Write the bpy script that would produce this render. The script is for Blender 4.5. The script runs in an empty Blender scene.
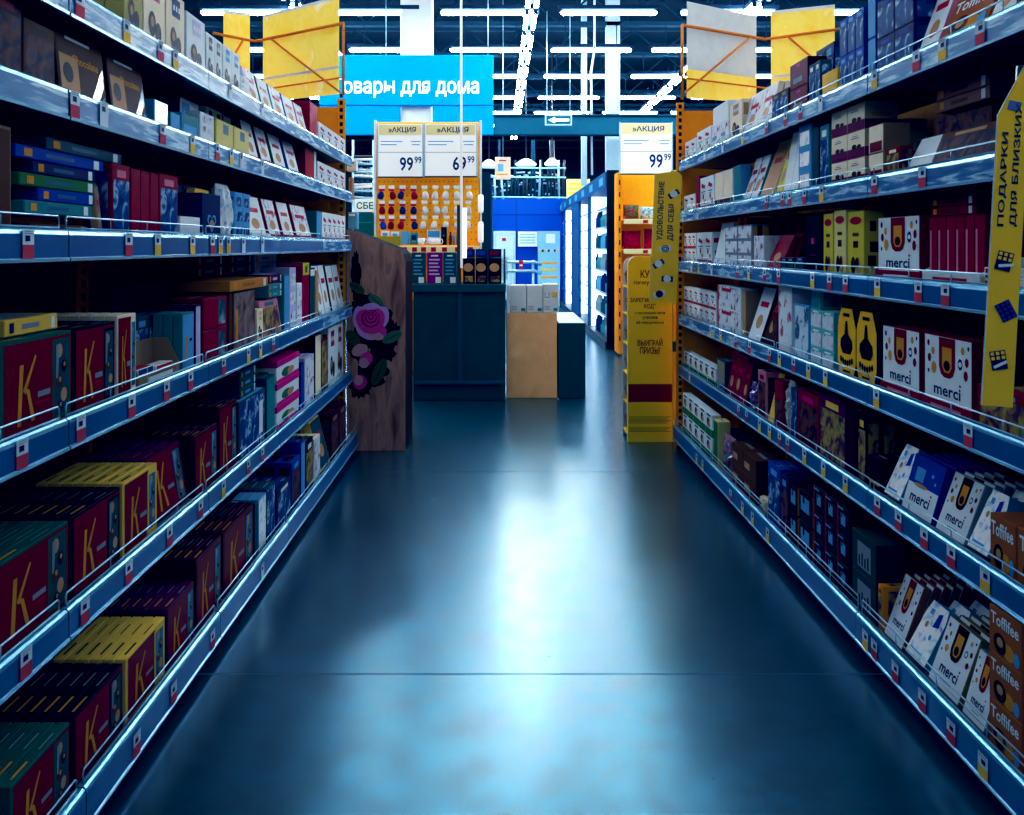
import bpy, math, random
from mathutils import Vector, Matrix
random.seed(7)
R = math.radians
scene = bpy.context.scene
COL = scene.collection
CAMZ, F, VX, VY = 1.56, 1000.0, 499.0, 246.0

# ---------------------------------------------------------------- materials
_M = {}
def mat(name, color, rough=0.5, metal=0.0, emit=0.0, var=0.12, scale=14.0, coat=0.0, trans=0.0, ecol=None):
    if name in _M: return _M[name]
    m = bpy.data.materials.new(name); m.use_nodes = True
    nt = m.node_tree; b = nt.nodes['Principled BSDF']
    c = tuple(color) + (1.0,)
    b.inputs['Roughness'].default_value = rough
    b.inputs['Metallic'].default_value = metal
    gl = metal or rough < .25
    b.inputs['Specular IOR Level'].default_value = .5 if gl else .12 if 'rail' in name else .012
    b.inputs['IOR'].default_value = 1.5 if gl else 1.25
    b.inputs['Coat Weight'].default_value = coat
    b.inputs['Transmission Weight'].default_value = trans
    tc = nt.nodes.new('ShaderNodeTexCoord'); no = nt.nodes.new('ShaderNodeTexNoise')
    no.inputs['Scale'].default_value = scale; no.inputs['Detail'].default_value = 4.0
    nt.links.new(tc.outputs['Object'], no.inputs['Vector'])
    mx = nt.nodes.new('ShaderNodeMix'); mx.data_type = 'RGBA'
    mx.inputs[6].default_value = tuple(x * (1 - var) for x in color) + (1.0,)
    mx.inputs[7].default_value = tuple(min(1, x * (1 + var)) for x in color) + (1.0,)
    nt.links.new(no.outputs['Fac'], mx.inputs[0]); nt.links.new(mx.outputs[2], b.inputs['Base Color'])
    if emit:
        b.inputs['Emission Color'].default_value = (ecol or tuple(color)) + (1.0,) if not ecol else tuple(ecol) + (1.0,)
        b.inputs['Emission Strength'].default_value = emit
    _M[name] = m
    return m

def picture_mat(name, cols, scale=22.0, rough=0.3, dist=.5, stops=None):
    """printed artwork: noise through a colour ramp"""
    if name in _M: return _M[name]
    m = bpy.data.materials.new(name); m.use_nodes = True
    nt = m.node_tree; b = nt.nodes['Principled BSDF']; b.inputs['Roughness'].default_value = rough; b.inputs['IOR'].default_value = 1.5 if rough < .22 else 1.25; b.inputs['Specular IOR Level'].default_value = .5 if rough < .22 else .10 if 'rail' in name else .012
    tc = nt.nodes.new('ShaderNodeTexCoord'); no = nt.nodes.new('ShaderNodeTexNoise')
    no.inputs['Scale'].default_value = scale; no.inputs['Detail'].default_value = 6.0; no.inputs['Distortion'].default_value = min(dist, .6)
    rp = nt.nodes.new('ShaderNodeValToRGB'); e = rp.color_ramp.elements
    n = len(cols); lo, hi = 0.3, 0.7
    while len(e) < n: e.new(0.5)
    for i, c in enumerate(cols):
        e[i].position = stops[i] if stops else lo + (hi - lo) * i / max(1, n - 1); e[i].color = tuple(c) + (1.0,)
    nt.links.new(tc.outputs['Object'], no.inputs['Vector']); nt.links.new(no.outputs['Fac'], rp.inputs['Fac'])
    nt.links.new(rp.outputs['Color'], b.inputs['Base Color'])
    _M[name] = m
    return m

WHITE = mat('white_card', (.70, .77, .80), .4)
CREAM = mat('cream_card', (.84, .74, .54), .45)
NAVY = mat('navy_print', (.012, .02, .10), .35)
BLACK = mat('black_print', (.008, .009, .012), .35)
MAROON = mat('maroon_card', (.21, .006, .016), .30)
MAROOND = mat('dark_maroon_card', (.045, .004, .014), .32)
PURPLE = mat('purple_card', (.085, .006, .06), .3)
RED = mat('red_card', (.42, .012, .03), .35)
CRIMSON = mat('crimson_card', (.30, .005, .03), .3)
GREEN = mat('dark_green_card', (.002, .10, .075), .32)
GREENL = mat('leaf_green_print', (.03, .16, .05), .4)
GOLD = mat('gold_card', (.80, .53, .07), .33)
GOLDL = mat('gold_foil_print', (.62, .27, .02), .4)
YELLOW = mat('yellow_card', (.86, .50, .015), .4)
YELLOWP = mat('pale_yellow_card', (.72, .62, .22), .45)
LIME = mat('lime_card', (.62, .52, .04), .45)
ORANGE = mat('orange_paint', (.85, .30, .01), .35)
ORANGED = mat('amber_back_panel', (.34, .14, .02), .5)
TEAL = mat('teal_card', (.03, .22, .25), .35)
TEALD = mat('dark_teal_card', (.01, .07, .10), .35)
MINT = mat('mint_card', (.12, .48, .47), .4)
BLUE = mat('blue_card', (.006, .05, .36), .3)
SKY = mat('sky_blue_card', (.10, .34, .62), .35)
LILAC = mat('lilac_card', (.52, .48, .72), .4)
MAGENTA = mat('magenta_card', (.58, .015, .20), .35)
PINK = mat('pink_print', (.65, .20, .30), .4)
BROWN = mat('brown_card', (.10, .035, .015), .4)
BROWNK = mat('kraft_cardboard', (.30, .19, .11), .7)
CHOC = mat('chocolate_print', (.045, .015, .008), .3)
TAN = mat('tan_print', (.5, .28, .12), .4)
GREYC = mat('grey_card', (.22, .27, .32), .45)
TORANGE = mat('caramel_card', (.36, .10, .02), .35)
CLEARB = mat('blue_film', (.05, .16, .30), .12, 0, coat=.6)
PICD = picture_mat('dark_picture', [(.008, .01, .03), (.03, .012, .03), (.16, .05, .03), (.02, .04, .11)], 18)
PICB = picture_mat('blue_city_picture', [(.003, .015, .09), (.01, .07, .26), (.35, .55, .70), (.01, .05, .18)], 13, .3, .5, [.3, .52, .60, .66])
PICW = picture_mat('pale_picture', [(.72, .78, .82), (.62, .66, .74), (.35, .08, .12), (.05, .05, .12)], 20, stops=[.3, .55, .64, .72])
PICG = picture_mat('gold_picture', [(.02, .03, .06), (.10, .03, .07), (.45, .30, .05), (.05, .14, .12)], 16)
WIN = picture_mat('chocolates_window', [(.008, .022, .045), (.02, .06, .09), (.38, .15, .08), (.015, .04, .07)], 24, .25, .8, stops=[.35, .55, .66, .75])
WINP = picture_mat('praline_window', [(.01, .04, .07), (.04, .12, .18), (.35, .50, .56), (.01, .05, .09)], 16, .25, 1.0, [.3, .5, .66, .75])
FOIL = picture_mat('crinkled_film', [(.30, .58, .85), (.95, .97, .98), (.97, .98, .98), (.12, .30, .66)], 20, .20, .6, [.32, .46, .62, .72])  # film glare is painted into the colours as white patches
RAILB = mat('blue_price_rail', (.006, .10, .28), .34, .0, coat=.04, var=.25, scale=5)
RAILT = mat('rail_top_edge', (.12, .40, .62), .26, .5)  # paler than the rail face: highlight of the top roll put into its colour
RAILB2 = mat('rail_lower_lip', (.25, .52, .74), .25, .4)
RAILP = picture_mat('glossy_rail_paper', [(.012, .10, .27), (.03, .17, .38), (.42, .62, .76), (.02, .13, .31)], 4, .36, .5, [.36, .5, .6, .72])  # pale streaks paint in whitish reflections along with the rail papers
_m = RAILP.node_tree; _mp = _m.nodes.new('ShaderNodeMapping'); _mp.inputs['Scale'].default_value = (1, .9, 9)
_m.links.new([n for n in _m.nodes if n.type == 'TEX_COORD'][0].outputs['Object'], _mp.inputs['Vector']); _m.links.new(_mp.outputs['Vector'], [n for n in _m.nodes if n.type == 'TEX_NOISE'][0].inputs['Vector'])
STEEL = mat('blue_grey_shelf_steel', (.10, .15, .20), .4, .3)
CHROME = mat('chrome_wire', (.32, .52, .66), .36, .45)
DARKM = mat('dark_metal', (.015, .025, .035), .4, .2)
TAGW = mat('tag_white', (.62, .72, .80), .5)
TAGR = mat('tag_red', (.52, .06, .09), .5)
TAGY = mat('tag_yellow', (.78, .50, .06), .5)

# ---------------------------------------------------------------- text
_T = {}
def text_mesh(s):
    if s in _T: return _T[s]
    c = bpy.data.curves.new('lettering', 'FONT'); c.body = s; c.resolution_u = 2
    c.offset = 0.02
    o = bpy.data.objects.new('lettering', c); COL.objects.link(o)
    bpy.context.view_layer.update()
    me = bpy.data.meshes.new_from_object(o.evaluated_get(bpy.context.evaluated_depsgraph_get()))
    v = [(p.co.x, p.co.y) for p in me.vertices]; f = [tuple(p.vertices) for p in me.polygons]
    x0 = min(p[0] for p in v); x1 = max(p[0] for p in v); y0 = min(p[1] for p in v); y1 = max(p[1] for p in v)
    v = [((p[0] - x0) / (x1 - x0), (p[1] - y0) / (y1 - y0)) for p in v]
    bpy.data.objects.remove(o); bpy.data.curves.remove(c); bpy.data.meshes.remove(me)
    _T[s] = (v, f, x1 - x0, y1 - y0)
    return _T[s]

# ---------------------------------------------------------------- mesh builder
class MB:
    def __init__(s): s.v = []; s.f = []; s.mi = []; s.ms = []; s.sm = []
    def m(s, m):
        if m not in s.ms: s.ms.append(m)
        return s.ms.index(m)
    def add(s, vs, fs, m, smooth=False):
        o = len(s.v); s.v += [tuple(p) for p in vs]; k = s.m(m)
        for f in fs: s.f.append(tuple(i + o for i in f)); s.mi.append(k); s.sm.append(smooth)
    def box(s, c0, c1, m, ch=0.0015, mats=None):
        """chamfered box; mats: dict of face -> material (front -y, back +y, left -x, right +x, top, bottom)"""
        mats = mats or {}
        x0, y0, z0 = c0; x1, y1, z1 = c1
        ch = min(ch, abs(x1 - x0) * .3, abs(y1 - y0) * .3, abs(z1 - z0) * .3)
        lo = (x0, y0, z0); hi = (x1, y1, z1)
        def P(sg, ax):
            return tuple((hi[i] if sg[i] > 0 else lo[i]) if i == ax else ((hi[i] - ch) if sg[i] > 0 else (lo[i] + ch)) for i in range(3))
        o = len(s.v); idx = {}
        for a in (-1, 1):
            for b in (-1, 1):
                for c in (-1, 1):
                    for ax in range(3):
                        idx[(a, b, c, ax)] = len(s.v); s.v.append(P((a, b, c), ax))
        names = {(0, -1): 'left', (0, 1): 'right', (1, -1): 'front', (1, 1): 'back', (2, -1): 'bottom', (2, 1): 'top'}
        def emit(q, n, mm):
            p = [Vector(s.v[i]) for i in q]
            nn = (p[1] - p[0]).cross(p[2] - p[0])
            if nn.dot(n) < 0: q = q[::-1]
            s.f.append(tuple(q)); s.mi.append(s.m(mm)); s.sm.append(False)
        for ax in range(3):
            o1, o2 = [i for i in range(3) if i != ax]
            for sg in (-1, 1):
                q = []
                for a, b in ((-1, -1), (1, -1), (1, 1), (-1, 1)):
                    k = [0, 0, 0]; k[ax] = sg; k[o1] = a; k[o2] = b; q.append(idx[(k[0], k[1], k[2], ax)])
                n = Vector((0, 0, 0)); n[ax] = sg
                emit(q, n, mats.get(names[(ax, sg)], m))
        for e in range(3):                       # edges along axis e
            a1, a2 = [i for i in range(3) if i != e]
            for s1 in (-1, 1):
                for s2 in (-1, 1):
                    k0 = [0, 0, 0]; k0[e] = -1; k0[a1] = s1; k0[a2] = s2; k1 = list(k0); k1[e] = 1
                    n = Vector((0, 0, 0)); n[a1] = s1; n[a2] = s2
                    emit([idx[(*k0, a1)], idx[(*k1, a1)], idx[(*k1, a2)], idx[(*k0, a2)]], n, m)
        for a in (-1, 1):
            for b in (-1, 1):
                for c in (-1, 1): emit([idx[(a, b, c, 0)], idx[(a, b, c, 1)], idx[(a, b, c, 2)]], Vector((a, b, c)), m)
        return s
    def quad(s, p, m): s.add(p, [(0, 1, 2, 3)], m)
    def tube(s, pts, r, m, n=6, close=False):
        pts = [Vector(p) for p in pts]; k = len(pts); rings = []
        up = Vector((.13, .29, .95)).normalized()
        for i, p in enumerate(pts):
            a = pts[i - 1] if i else (pts[-1] if close else p); b = pts[(i + 1) % k] if (i < k - 1 or close) else p
            t = (b - a).normalized(); x = t.cross(up)
            if x.length < .05: x = t.cross(Vector((1, 0, 0)))
            x.normalize(); y = t.cross(x)
            rings.append([p + (x * math.cos(2 * math.pi * j / n) + y * math.sin(2 * math.pi * j / n)) * r for j in range(n)])
        vs = [q for g in rings for q in g]; fs = []
        for i in range(k if close else k - 1):
            i2 = (i + 1) % k
            for j in range(n): fs.append((i * n + j, i * n + (j + 1) % n, i2 * n + (j + 1) % n, i2 * n + j))
        if not close: fs.append(tuple(range(n - 1, -1, -1))); fs.append(tuple(range((k - 1) * n, k * n)))
        s.add(vs, fs, m, True)
    def lathe(s, prof, m, n=20, c=(0, 0, 0), axis='z'):
        vs = []; fs = []
        for r, z in prof:
            for j in range(n):
                a = 2 * math.pi * j / n
                p = (r * math.cos(a), r * math.sin(a), z)
                if axis == 'y': p = (p[0], z, p[1])
                vs.append((p[0] + c[0], p[1] + c[1], p[2] + c[2]))
        for i in range(len(prof) - 1):
            for j in range(n): fs.append((i * n + j, i * n + (j + 1) % n, (i + 1) * n + (j + 1) % n, (i + 1) * n + j))
        s.add(vs, fs, m, True)
    def prism(s, poly, y0, y1, m, front=None, side=None):
        """outline in (x,z), extruded along y; poly counter-clockwise seen from the front (-y)"""
        n = len(poly)
        s.add([(x, y0, z) for x, z in poly], [tuple(range(n))], front or m)
        s.add([(x, y1, z) for x, z in poly], [tuple(range(n - 1, -1, -1))], m)
        vs = [(x, y0, z) for x, z in poly] + [(x, y1, z) for x, z in poly]
        s.add(vs, [(i, i + n, (i + 1) % n + n, (i + 1) % n) for i in range(n)], side or m)
    def sweep_y(s, prof, y0, y1, m, mats=None):
        n = len(prof); vs = [(x, y0, z) for x, z in prof] + [(x, y1, z) for x, z in prof]
        for i in range(n - 1):
            s.add([vs[i], vs[i + 1], vs[i + 1 + n], vs[i + n]], [(0, 1, 2, 3)], mats[i] if mats else m, True)
        s.add(vs[:n], [tuple(range(n))], m); s.add(vs[n:], [tuple(range(n - 1, -1, -1))], m)
    def text(s, st, o, ux, uz, cu, cv, h, m, w=None, nrm=None, lift=.0008):
        """centre at o + ux*cu + uz*cv, h = height of the lettering, w = its width"""
        v, f, tw, th = text_mesh(st); w = w or h * tw / th
        ux, uz = Vector(ux), Vector(uz); n = Vector(nrm) if nrm else ux.cross(uz)
        b = Vector(o) + ux * (cu - w / 2) + uz * (cv - h / 2) + n * lift
        s.add([b + ux * (p[0] * w) + uz * (p[1] * h) for p in v], f, m)
    def build(s, name, parent=None, loc=None):
        me = bpy.data.meshes.new(name); me.from_pydata(s.v, [], s.f)
        for m in s.ms: me.materials.append(m)
        me.polygons.foreach_set('material_index', s.mi); me.polygons.foreach_set('use_smooth', s.sm); me.update()
        o = bpy.data.objects.new(name, me); COL.objects.link(o)
        if parent: o.parent = parent
        if loc: o.location = loc
        return o

LABELS = {}
def tag(o, label, cat, group=None, kind=None):
    o['label'] = label; o['category'] = cat
    if group: o['group'] = group
    if kind: o['kind'] = kind
    n = len(label.replace('-', ' ').split())
    if n > 16 or n < 4: print('LABELLEN', n, label)
    LABELS.setdefault(label, []).append((o.name, group))
    return o
def empty(name, label, cat, loc, rz=0, group=None):
    o = bpy.data.objects.new(name, None); COL.objects.link(o); o.location = loc; o.rotation_euler = (0, 0, rz)
    o.empty_display_size = .05
    return tag(o, label, cat, group)
def struct(o, **k): o['kind'] = 'structure'; return o
def copy_tree(o, parent=None):
    c = o.copy(); COL.objects.link(c)
    if parent: c.parent = parent
    for ch in list(o.children): copy_tree(ch, c)
    return c
def P(px, py, Y): return ((px - VX) * Y / F, Y, CAMZ + (VY - py) * Y / F)

# ---------------------------------------------------------------- camera
cd = bpy.data.cameras.new('camera'); cam = bpy.data.objects.new('camera', cd); COL.objects.link(cam)
cam.location = (0, 0, CAMZ); cam.rotation_euler = (R(90), 0, 0)
cd.sensor_width = 36; cd.sensor_fit = 'HORIZONTAL'; cd.lens = 36 * F / 1024
cd.shift_x = (512 - VX) / 1024; cd.shift_y = -(407.5 - VY) / 1024
cd.clip_start = .05; cd.clip_end = 200
scene.camera = cam

# ---------------------------------------------------------------- room shell
def floor_mat():
    m = bpy.data.materials.new('polished_concrete'); m.use_nodes = True
    nt = m.node_tree; N = nt.nodes.new; L = nt.links.new; b = nt.nodes['Principled BSDF']
    g = N('ShaderNodeNewGeometry'); sp = N('ShaderNodeSeparateXYZ'); L(g.outputs['Position'], sp.inputs[0])
    n1 = N('ShaderNodeTexNoise'); n1.inputs['Scale'].default_value = 1.6; n1.inputs['Detail'].default_value = 8; n1.inputs['Roughness'].default_value = .62
    n2 = N('ShaderNodeTexNoise'); n2.inputs['Scale'].default_value = 9; n2.inputs['Detail'].default_value = 10; n2.inputs['Roughness'].default_value = .72
    L(g.outputs['Position'], n1.inputs['Vector']); L(g.outputs['Position'], n2.inputs['Vector'])
    r1 = N('ShaderNodeValToRGB'); e = r1.color_ramp.elements
    e[0].position = .3; e[0].color = (.004, .026, .038, 1); e[1].position = .75; e[1].color = (.010, .058, .080, 1)
    L(n1.outputs['Fac'], r1.inputs['Fac'])
    r2 = N('ShaderNodeValToRGB'); e = r2.color_ramp.elements
    e[0].position = .36; e[0].color = (.62, .62, .62, 1); e[1].position = .62; e[1].color = (1, 1, 1, 1)
    L(n2.outputs['Fac'], r2.inputs['Fac'])
    mu = N('ShaderNodeMix'); mu.data_type = 'RGBA'; mu.blend_type = 'MULTIPLY'; mu.inputs[0].default_value = 1
    L(r1.outputs['Color'], mu.inputs[6]); L(r2.outputs['Color'], mu.inputs[7])
    # saw-cut joints across the aisle every 3.26 m
    a = N('ShaderNodeMath'); a.operation = 'SUBTRACT'; L(sp.outputs['Y'], a.inputs[0]); a.inputs[1].default_value = 3.645 - 1.63
    d = N('ShaderNodeMath'); d.operation = 'FLOORED_MODULO'; L(a.outputs[0], d.inputs[0]); d.inputs[1].default_value = 3.26
    c = N('ShaderNodeMath'); c.operation = 'SUBTRACT'; L(d.outputs[0], c.inputs[0]); c.inputs[1].default_value = 1.63
    ab = N('ShaderNodeMath'); ab.operation = 'ABSOLUTE'; L(c.outputs[0], ab.inputs[0])
    ls = N('ShaderNodeMath'); ls.operation = 'LESS_THAN'; L(ab.outputs[0], ls.inputs[0]); ls.inputs[1].default_value = .0045
    mj = N('ShaderNodeMix'); mj.data_type = 'RGBA'; L(ls.outputs[0], mj.inputs[0]); L(mu.outputs[2], mj.inputs[6]); mj.inputs[7].default_value = (.004, .008, .012, 1)
    L(mj.outputs[2], b.inputs['Base Color'])
    rr = N('ShaderNodeMapRange'); rr.inputs[1].default_value = .3; rr.inputs[2].default_value = .7; b.inputs['Coat Weight'].default_value = .06; b.inputs['Coat Roughness'].default_value = .2; b.inputs['Coat Tint'].default_value = (.6, .9, 1, 1)
    rr.inputs[3].default_value = .275; rr.inputs[4].default_value = .25
    L(n2.outputs['Fac'], rr.inputs[0])
    mr = N('ShaderNodeMix'); L(ls.outputs[0], mr.inputs[0]); L(rr.outputs[0], mr.inputs[2]); mr.inputs[3].default_value = .9
    L(mr.outputs[0], b.inputs['Roughness'])
    b.inputs['IOR'].default_value = 1.95
    rs_ = N('ShaderNodeMapRange'); rs_.inputs[1].default_value = .38; rs_.inputs[2].default_value = .60; rs_.inputs[3].default_value = .42; rs_.inputs[4].default_value = 1.0
    n3 = N('ShaderNodeTexNoise'); n3.inputs['Scale'].default_value = 6; n3.inputs['Detail'].default_value = 12; n3.inputs['Roughness'].default_value = .8; L(g.outputs['Position'], n3.inputs['Vector'])
    L(n3.outputs['Fac'], rs_.inputs[0]); L(rs_.outputs[0], b.inputs['Specular IOR Level'])
    b.inputs['Specular Tint'].default_value = (.15, .68, 1, 1)
    return m
b = MB(); b.quad([(-14, -8, 0), (16, -8, 0), (16, 46, 0), (-14, 46, 0)], floor_mat()); struct(b.build('floor'))
CEIL = mat('dark_ceiling_deck', (.008, .022, .036), .8, var=.4, scale=.6)
b = MB(); b.quad([(-14, -8, 6.6), (-14, 46, 6.6), (16, 46, 6.6), (16, -8, 6.6)], CEIL); struct(b.build('ceiling'))
WALLM = mat('dark_blue_wall', (.012, .035, .06), .7)
for nm, q in (('wall_left', [(-14, -8, 0), (-14, 46, 0), (-14, 46, 6.6), (-14, -8, 6.6)]), ('wall_right', [(16, 46, 0), (16, -8, 0), (16, -8, 6.6), (16, 46, 6.6)]),
              ('wall_back', [(-14, 46, 0), (16, 46, 0), (16, 46, 6.6), (-14, 46, 6.6)])):
    b = MB(); b.quad(q, WALLM); struct(b.build(nm))
BEAM = mat('roof_truss_steel', (.012, .045, .075), .6, .0)
k = 0
for yb in [4 + 3 * i for i in range(14)]:
    b = MB(); b.box((-13.9, yb, 5.75), (15.9, yb + .16, 5.83), BEAM); b.box((-13.9, yb, 6.3), (15.9, yb + .16, 6.4), BEAM)
    for j in range(24):
        x = -13.5 + j * 1.22; b.tube([(x, yb + .08, 5.8), (x + .61, yb + .08, 6.33), (x + 1.22, yb + .08, 5.8)], .025, BEAM, 4)
    k += 1; struct(b.build('trim_%d' % k))

# ceiling lights --------------------------------------------------------------
TUBE = mat('fluorescent_tube', (.9, .96, 1), .4, emit=62.0, ecol=(.84, .94, 1.0), var=.01)
TUBE2 = mat('fluorescent_tube_near', (.9, .96, 1), .4, emit=42.0, ecol=(.90, .96, 1.0), var=.01)
HOUS = mat('lamp_housing', (.012, .03, .06), .6)
def lamp(name, L_, along, label, grp, loc, dbl=1, TUBE=TUBE):
    t = empty(name, label, 'light', loc, 0 if along == 'x' else R(90), grp)
    h = MB(); h.box((-L_ / 2, -.07, .05), (L_ / 2, .07, .11), HOUS); h.box((-L_ / 2 + .3, -.01, .11), (-L_ / 2 + .32, .01, .5), HOUS); h.box((L_ / 2 - .32, -.01, .11), (L_ / 2 - .3, .01, .5), HOUS)
    h.build('housing', t)
    for q in ([0] if dbl == 1 else [-.065, .065]):
        u = MB(); u.tube([(-L_ / 2 + .04, q, .0), (L_ / 2 - .04, q, .0)], .036 if dbl == 1 else .034, TUBE, 8)
        for sx in (-1, 1): u.box((sx * (L_ / 2 - .03) - .03, q - .03, -.04), (sx * (L_ / 2 - .03) + .03, q + .03, .05), HOUS)
        u.build('tube', t)
    return t
LZ = 5.22
l0 = l1 = None
for iy, Y in enumerate([-5.4, -2.4, .6, 3.6, 6.6, 9.6, 12.7, 15.7, 18.7, 21.6, 24.7, 27.5, 30.4]):
    for ix in range(-4, 6):
        x = 1.72 + 1.88 * ix
        if Y < 9 and (ix + iy) % 2: continue
        if min(abs(x - s) for s in (-3.1, .5, 3.9)) < .3: continue
        if abs(x + 1.45) < 1.2 and 17.2 < Y < 18.0: continue
        if l0 is None and Y > 11: l0 = lamp('ceiling_light', 1.58, 'x', 'white fluorescent tube lamp hanging crosswise in rows below the dark ceiling', 'crosswise ceiling lamps', (x, Y, LZ))
        elif Y < 11 and l1 is None: l1 = lamp('ceiling_light', 1.58, 'x', 'white fluorescent tube lamp hanging crosswise over the near aisle', 'crosswise lamps over the near aisle', (x, Y, LZ), 1, TUBE2)
        else: q_ = l1 if Y < 11 else l0; c = copy_tree(q_); c.location = (x, Y, LZ); LABELS[q_['label']].append((c.name, c['group']))
for X, lab, Y0 in ((.5, 'double white lamp in the central bright strip running down the ceiling', 14.6), (3.9, 'double white lamp in the right slanting bright strip on the ceiling', 11), (-3.1, 'double white lamp in the left bright strip running down the ceiling', 11)):
    f0 = None
    for i in range(13 if X == .5 else 11):
        Y = Y0 + 1.55 * i
        if f0 is None: f0 = lamp('ceiling_light', 1.30, 'y', lab, lab.split(' in the ')[1][:40] , (X, Y, LZ - .02), 2)
        else: c = copy_tree(f0); c.location = (X, Y, LZ - .02); LABELS[lab].append((c.name, c['group']))

# ---------------------------------------------------------------- shelving units
XL, XR = 1.116, 1.40
SH = {('L', 1): 2.16, ('L', 2): 1.89, ('L', 3): 1.523, ('L', 4): 1.033, ('L', 5): .537, ('L', 6): .07,
      ('R', 1): 2.138, ('R', 2): 1.746, ('R', 3): 1.365, ('R', 4): .954, ('R', 5): .557, ('R', 6): .084}
SURF = {k: v + .06 for k, v in SH.items()}
BAYS = {'L': [1.345, 2.595, 3.845, 5.095, 6.345, 7.595], 'R': [2.47, 3.80, 5.13, 6.46, 7.79]}
DEPTH = .50
def XFRONT(side, lv): return (XL if side == 'L' else XR) - (.045 if lv == 6 else 0)
def Yat(side, px, X): return F * X / abs(px - VX)
TAGS = {('L', 3): '27r 128r 157y 192y 212r 220y 228y 243w 262w', ('L', 4): '21r 80r 131r 166r 190r 208r 223r 248y 260y 273r',
        ('L', 5): '25r 84r 128r 169r 200r 223y 248r 262r', ('L', 6): '88r 136r 173r 212r 262w',
        ('L', 1): '79r 126y 160r 175y 230w 262w', ('L', 2): '74r 103w 162r 192y 217r 231y 241w 262w',
        ('R', 3): '692y 699y 712w 738r 749y 765r 779r 813y 830r 846r 878y 919r 946r', ('R', 2): '683y 698w 767r 783r 790r 805r 822y 875r 923r', ('R', 1): '705w 723w 743y 767r 786r 801r 821w 875y 917r 943y 981r',
        ('R', 4): '711y 721y 736r 750r 770r 780y 794r 809y 826y 877y 969r', ('R', 5): '690y 739r 747r 760y 770y 780r 788r 805y 824y 846y 878r 899r 925r 952r 986y',
        ('R', 6): '697y 703y 731r 743y 753y 768y 866y 875r 896r 923r 952r 984y'}
def price_tag(parent, x, y, z, sg, m, lean, w=.042):
    b = MB()
    # local to rail: plane facing the aisle
    n = -sg
    for z0, z1, mm in ((.040, .076, TAGW), (.006, .040, m)):
        q = [(x + n * .0035, y - w / 2, z + z0), (x + n * .0035, y + w / 2, z + z0), (x + n * .0035, y + w / 2, z + z1), (x + n * .0035, y - w / 2, z + z1)]
        b.quad(q if n > 0 else q[::-1], mm)
    q = [(x + n * .0045, y - w * .3, z + .048), (x + n * .0045, y + w * .12, z + .048), (x + n * .0045, y + w * .12, z + .062), (x + n * .0045, y - w * .3, z + .062)]
    b.quad(q if n > 0 else q[::-1], NAVY)
    for kz in (.066, .071):
        q = [(x + n * .0045, y - w * .35, z + kz), (x + n * .0045, y + w * .35, z + kz), (x + n * .0045, y + w * .35, z + kz + .002), (x + n * .0045, y - w * .35, z + kz + .002)]
        b.quad(q if n > 0 else q[::-1], GREYC)
    return b.build('price_tag', parent)
ORD = ['nearest', 'second', 'third', 'fourth', 'farthest']
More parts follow.
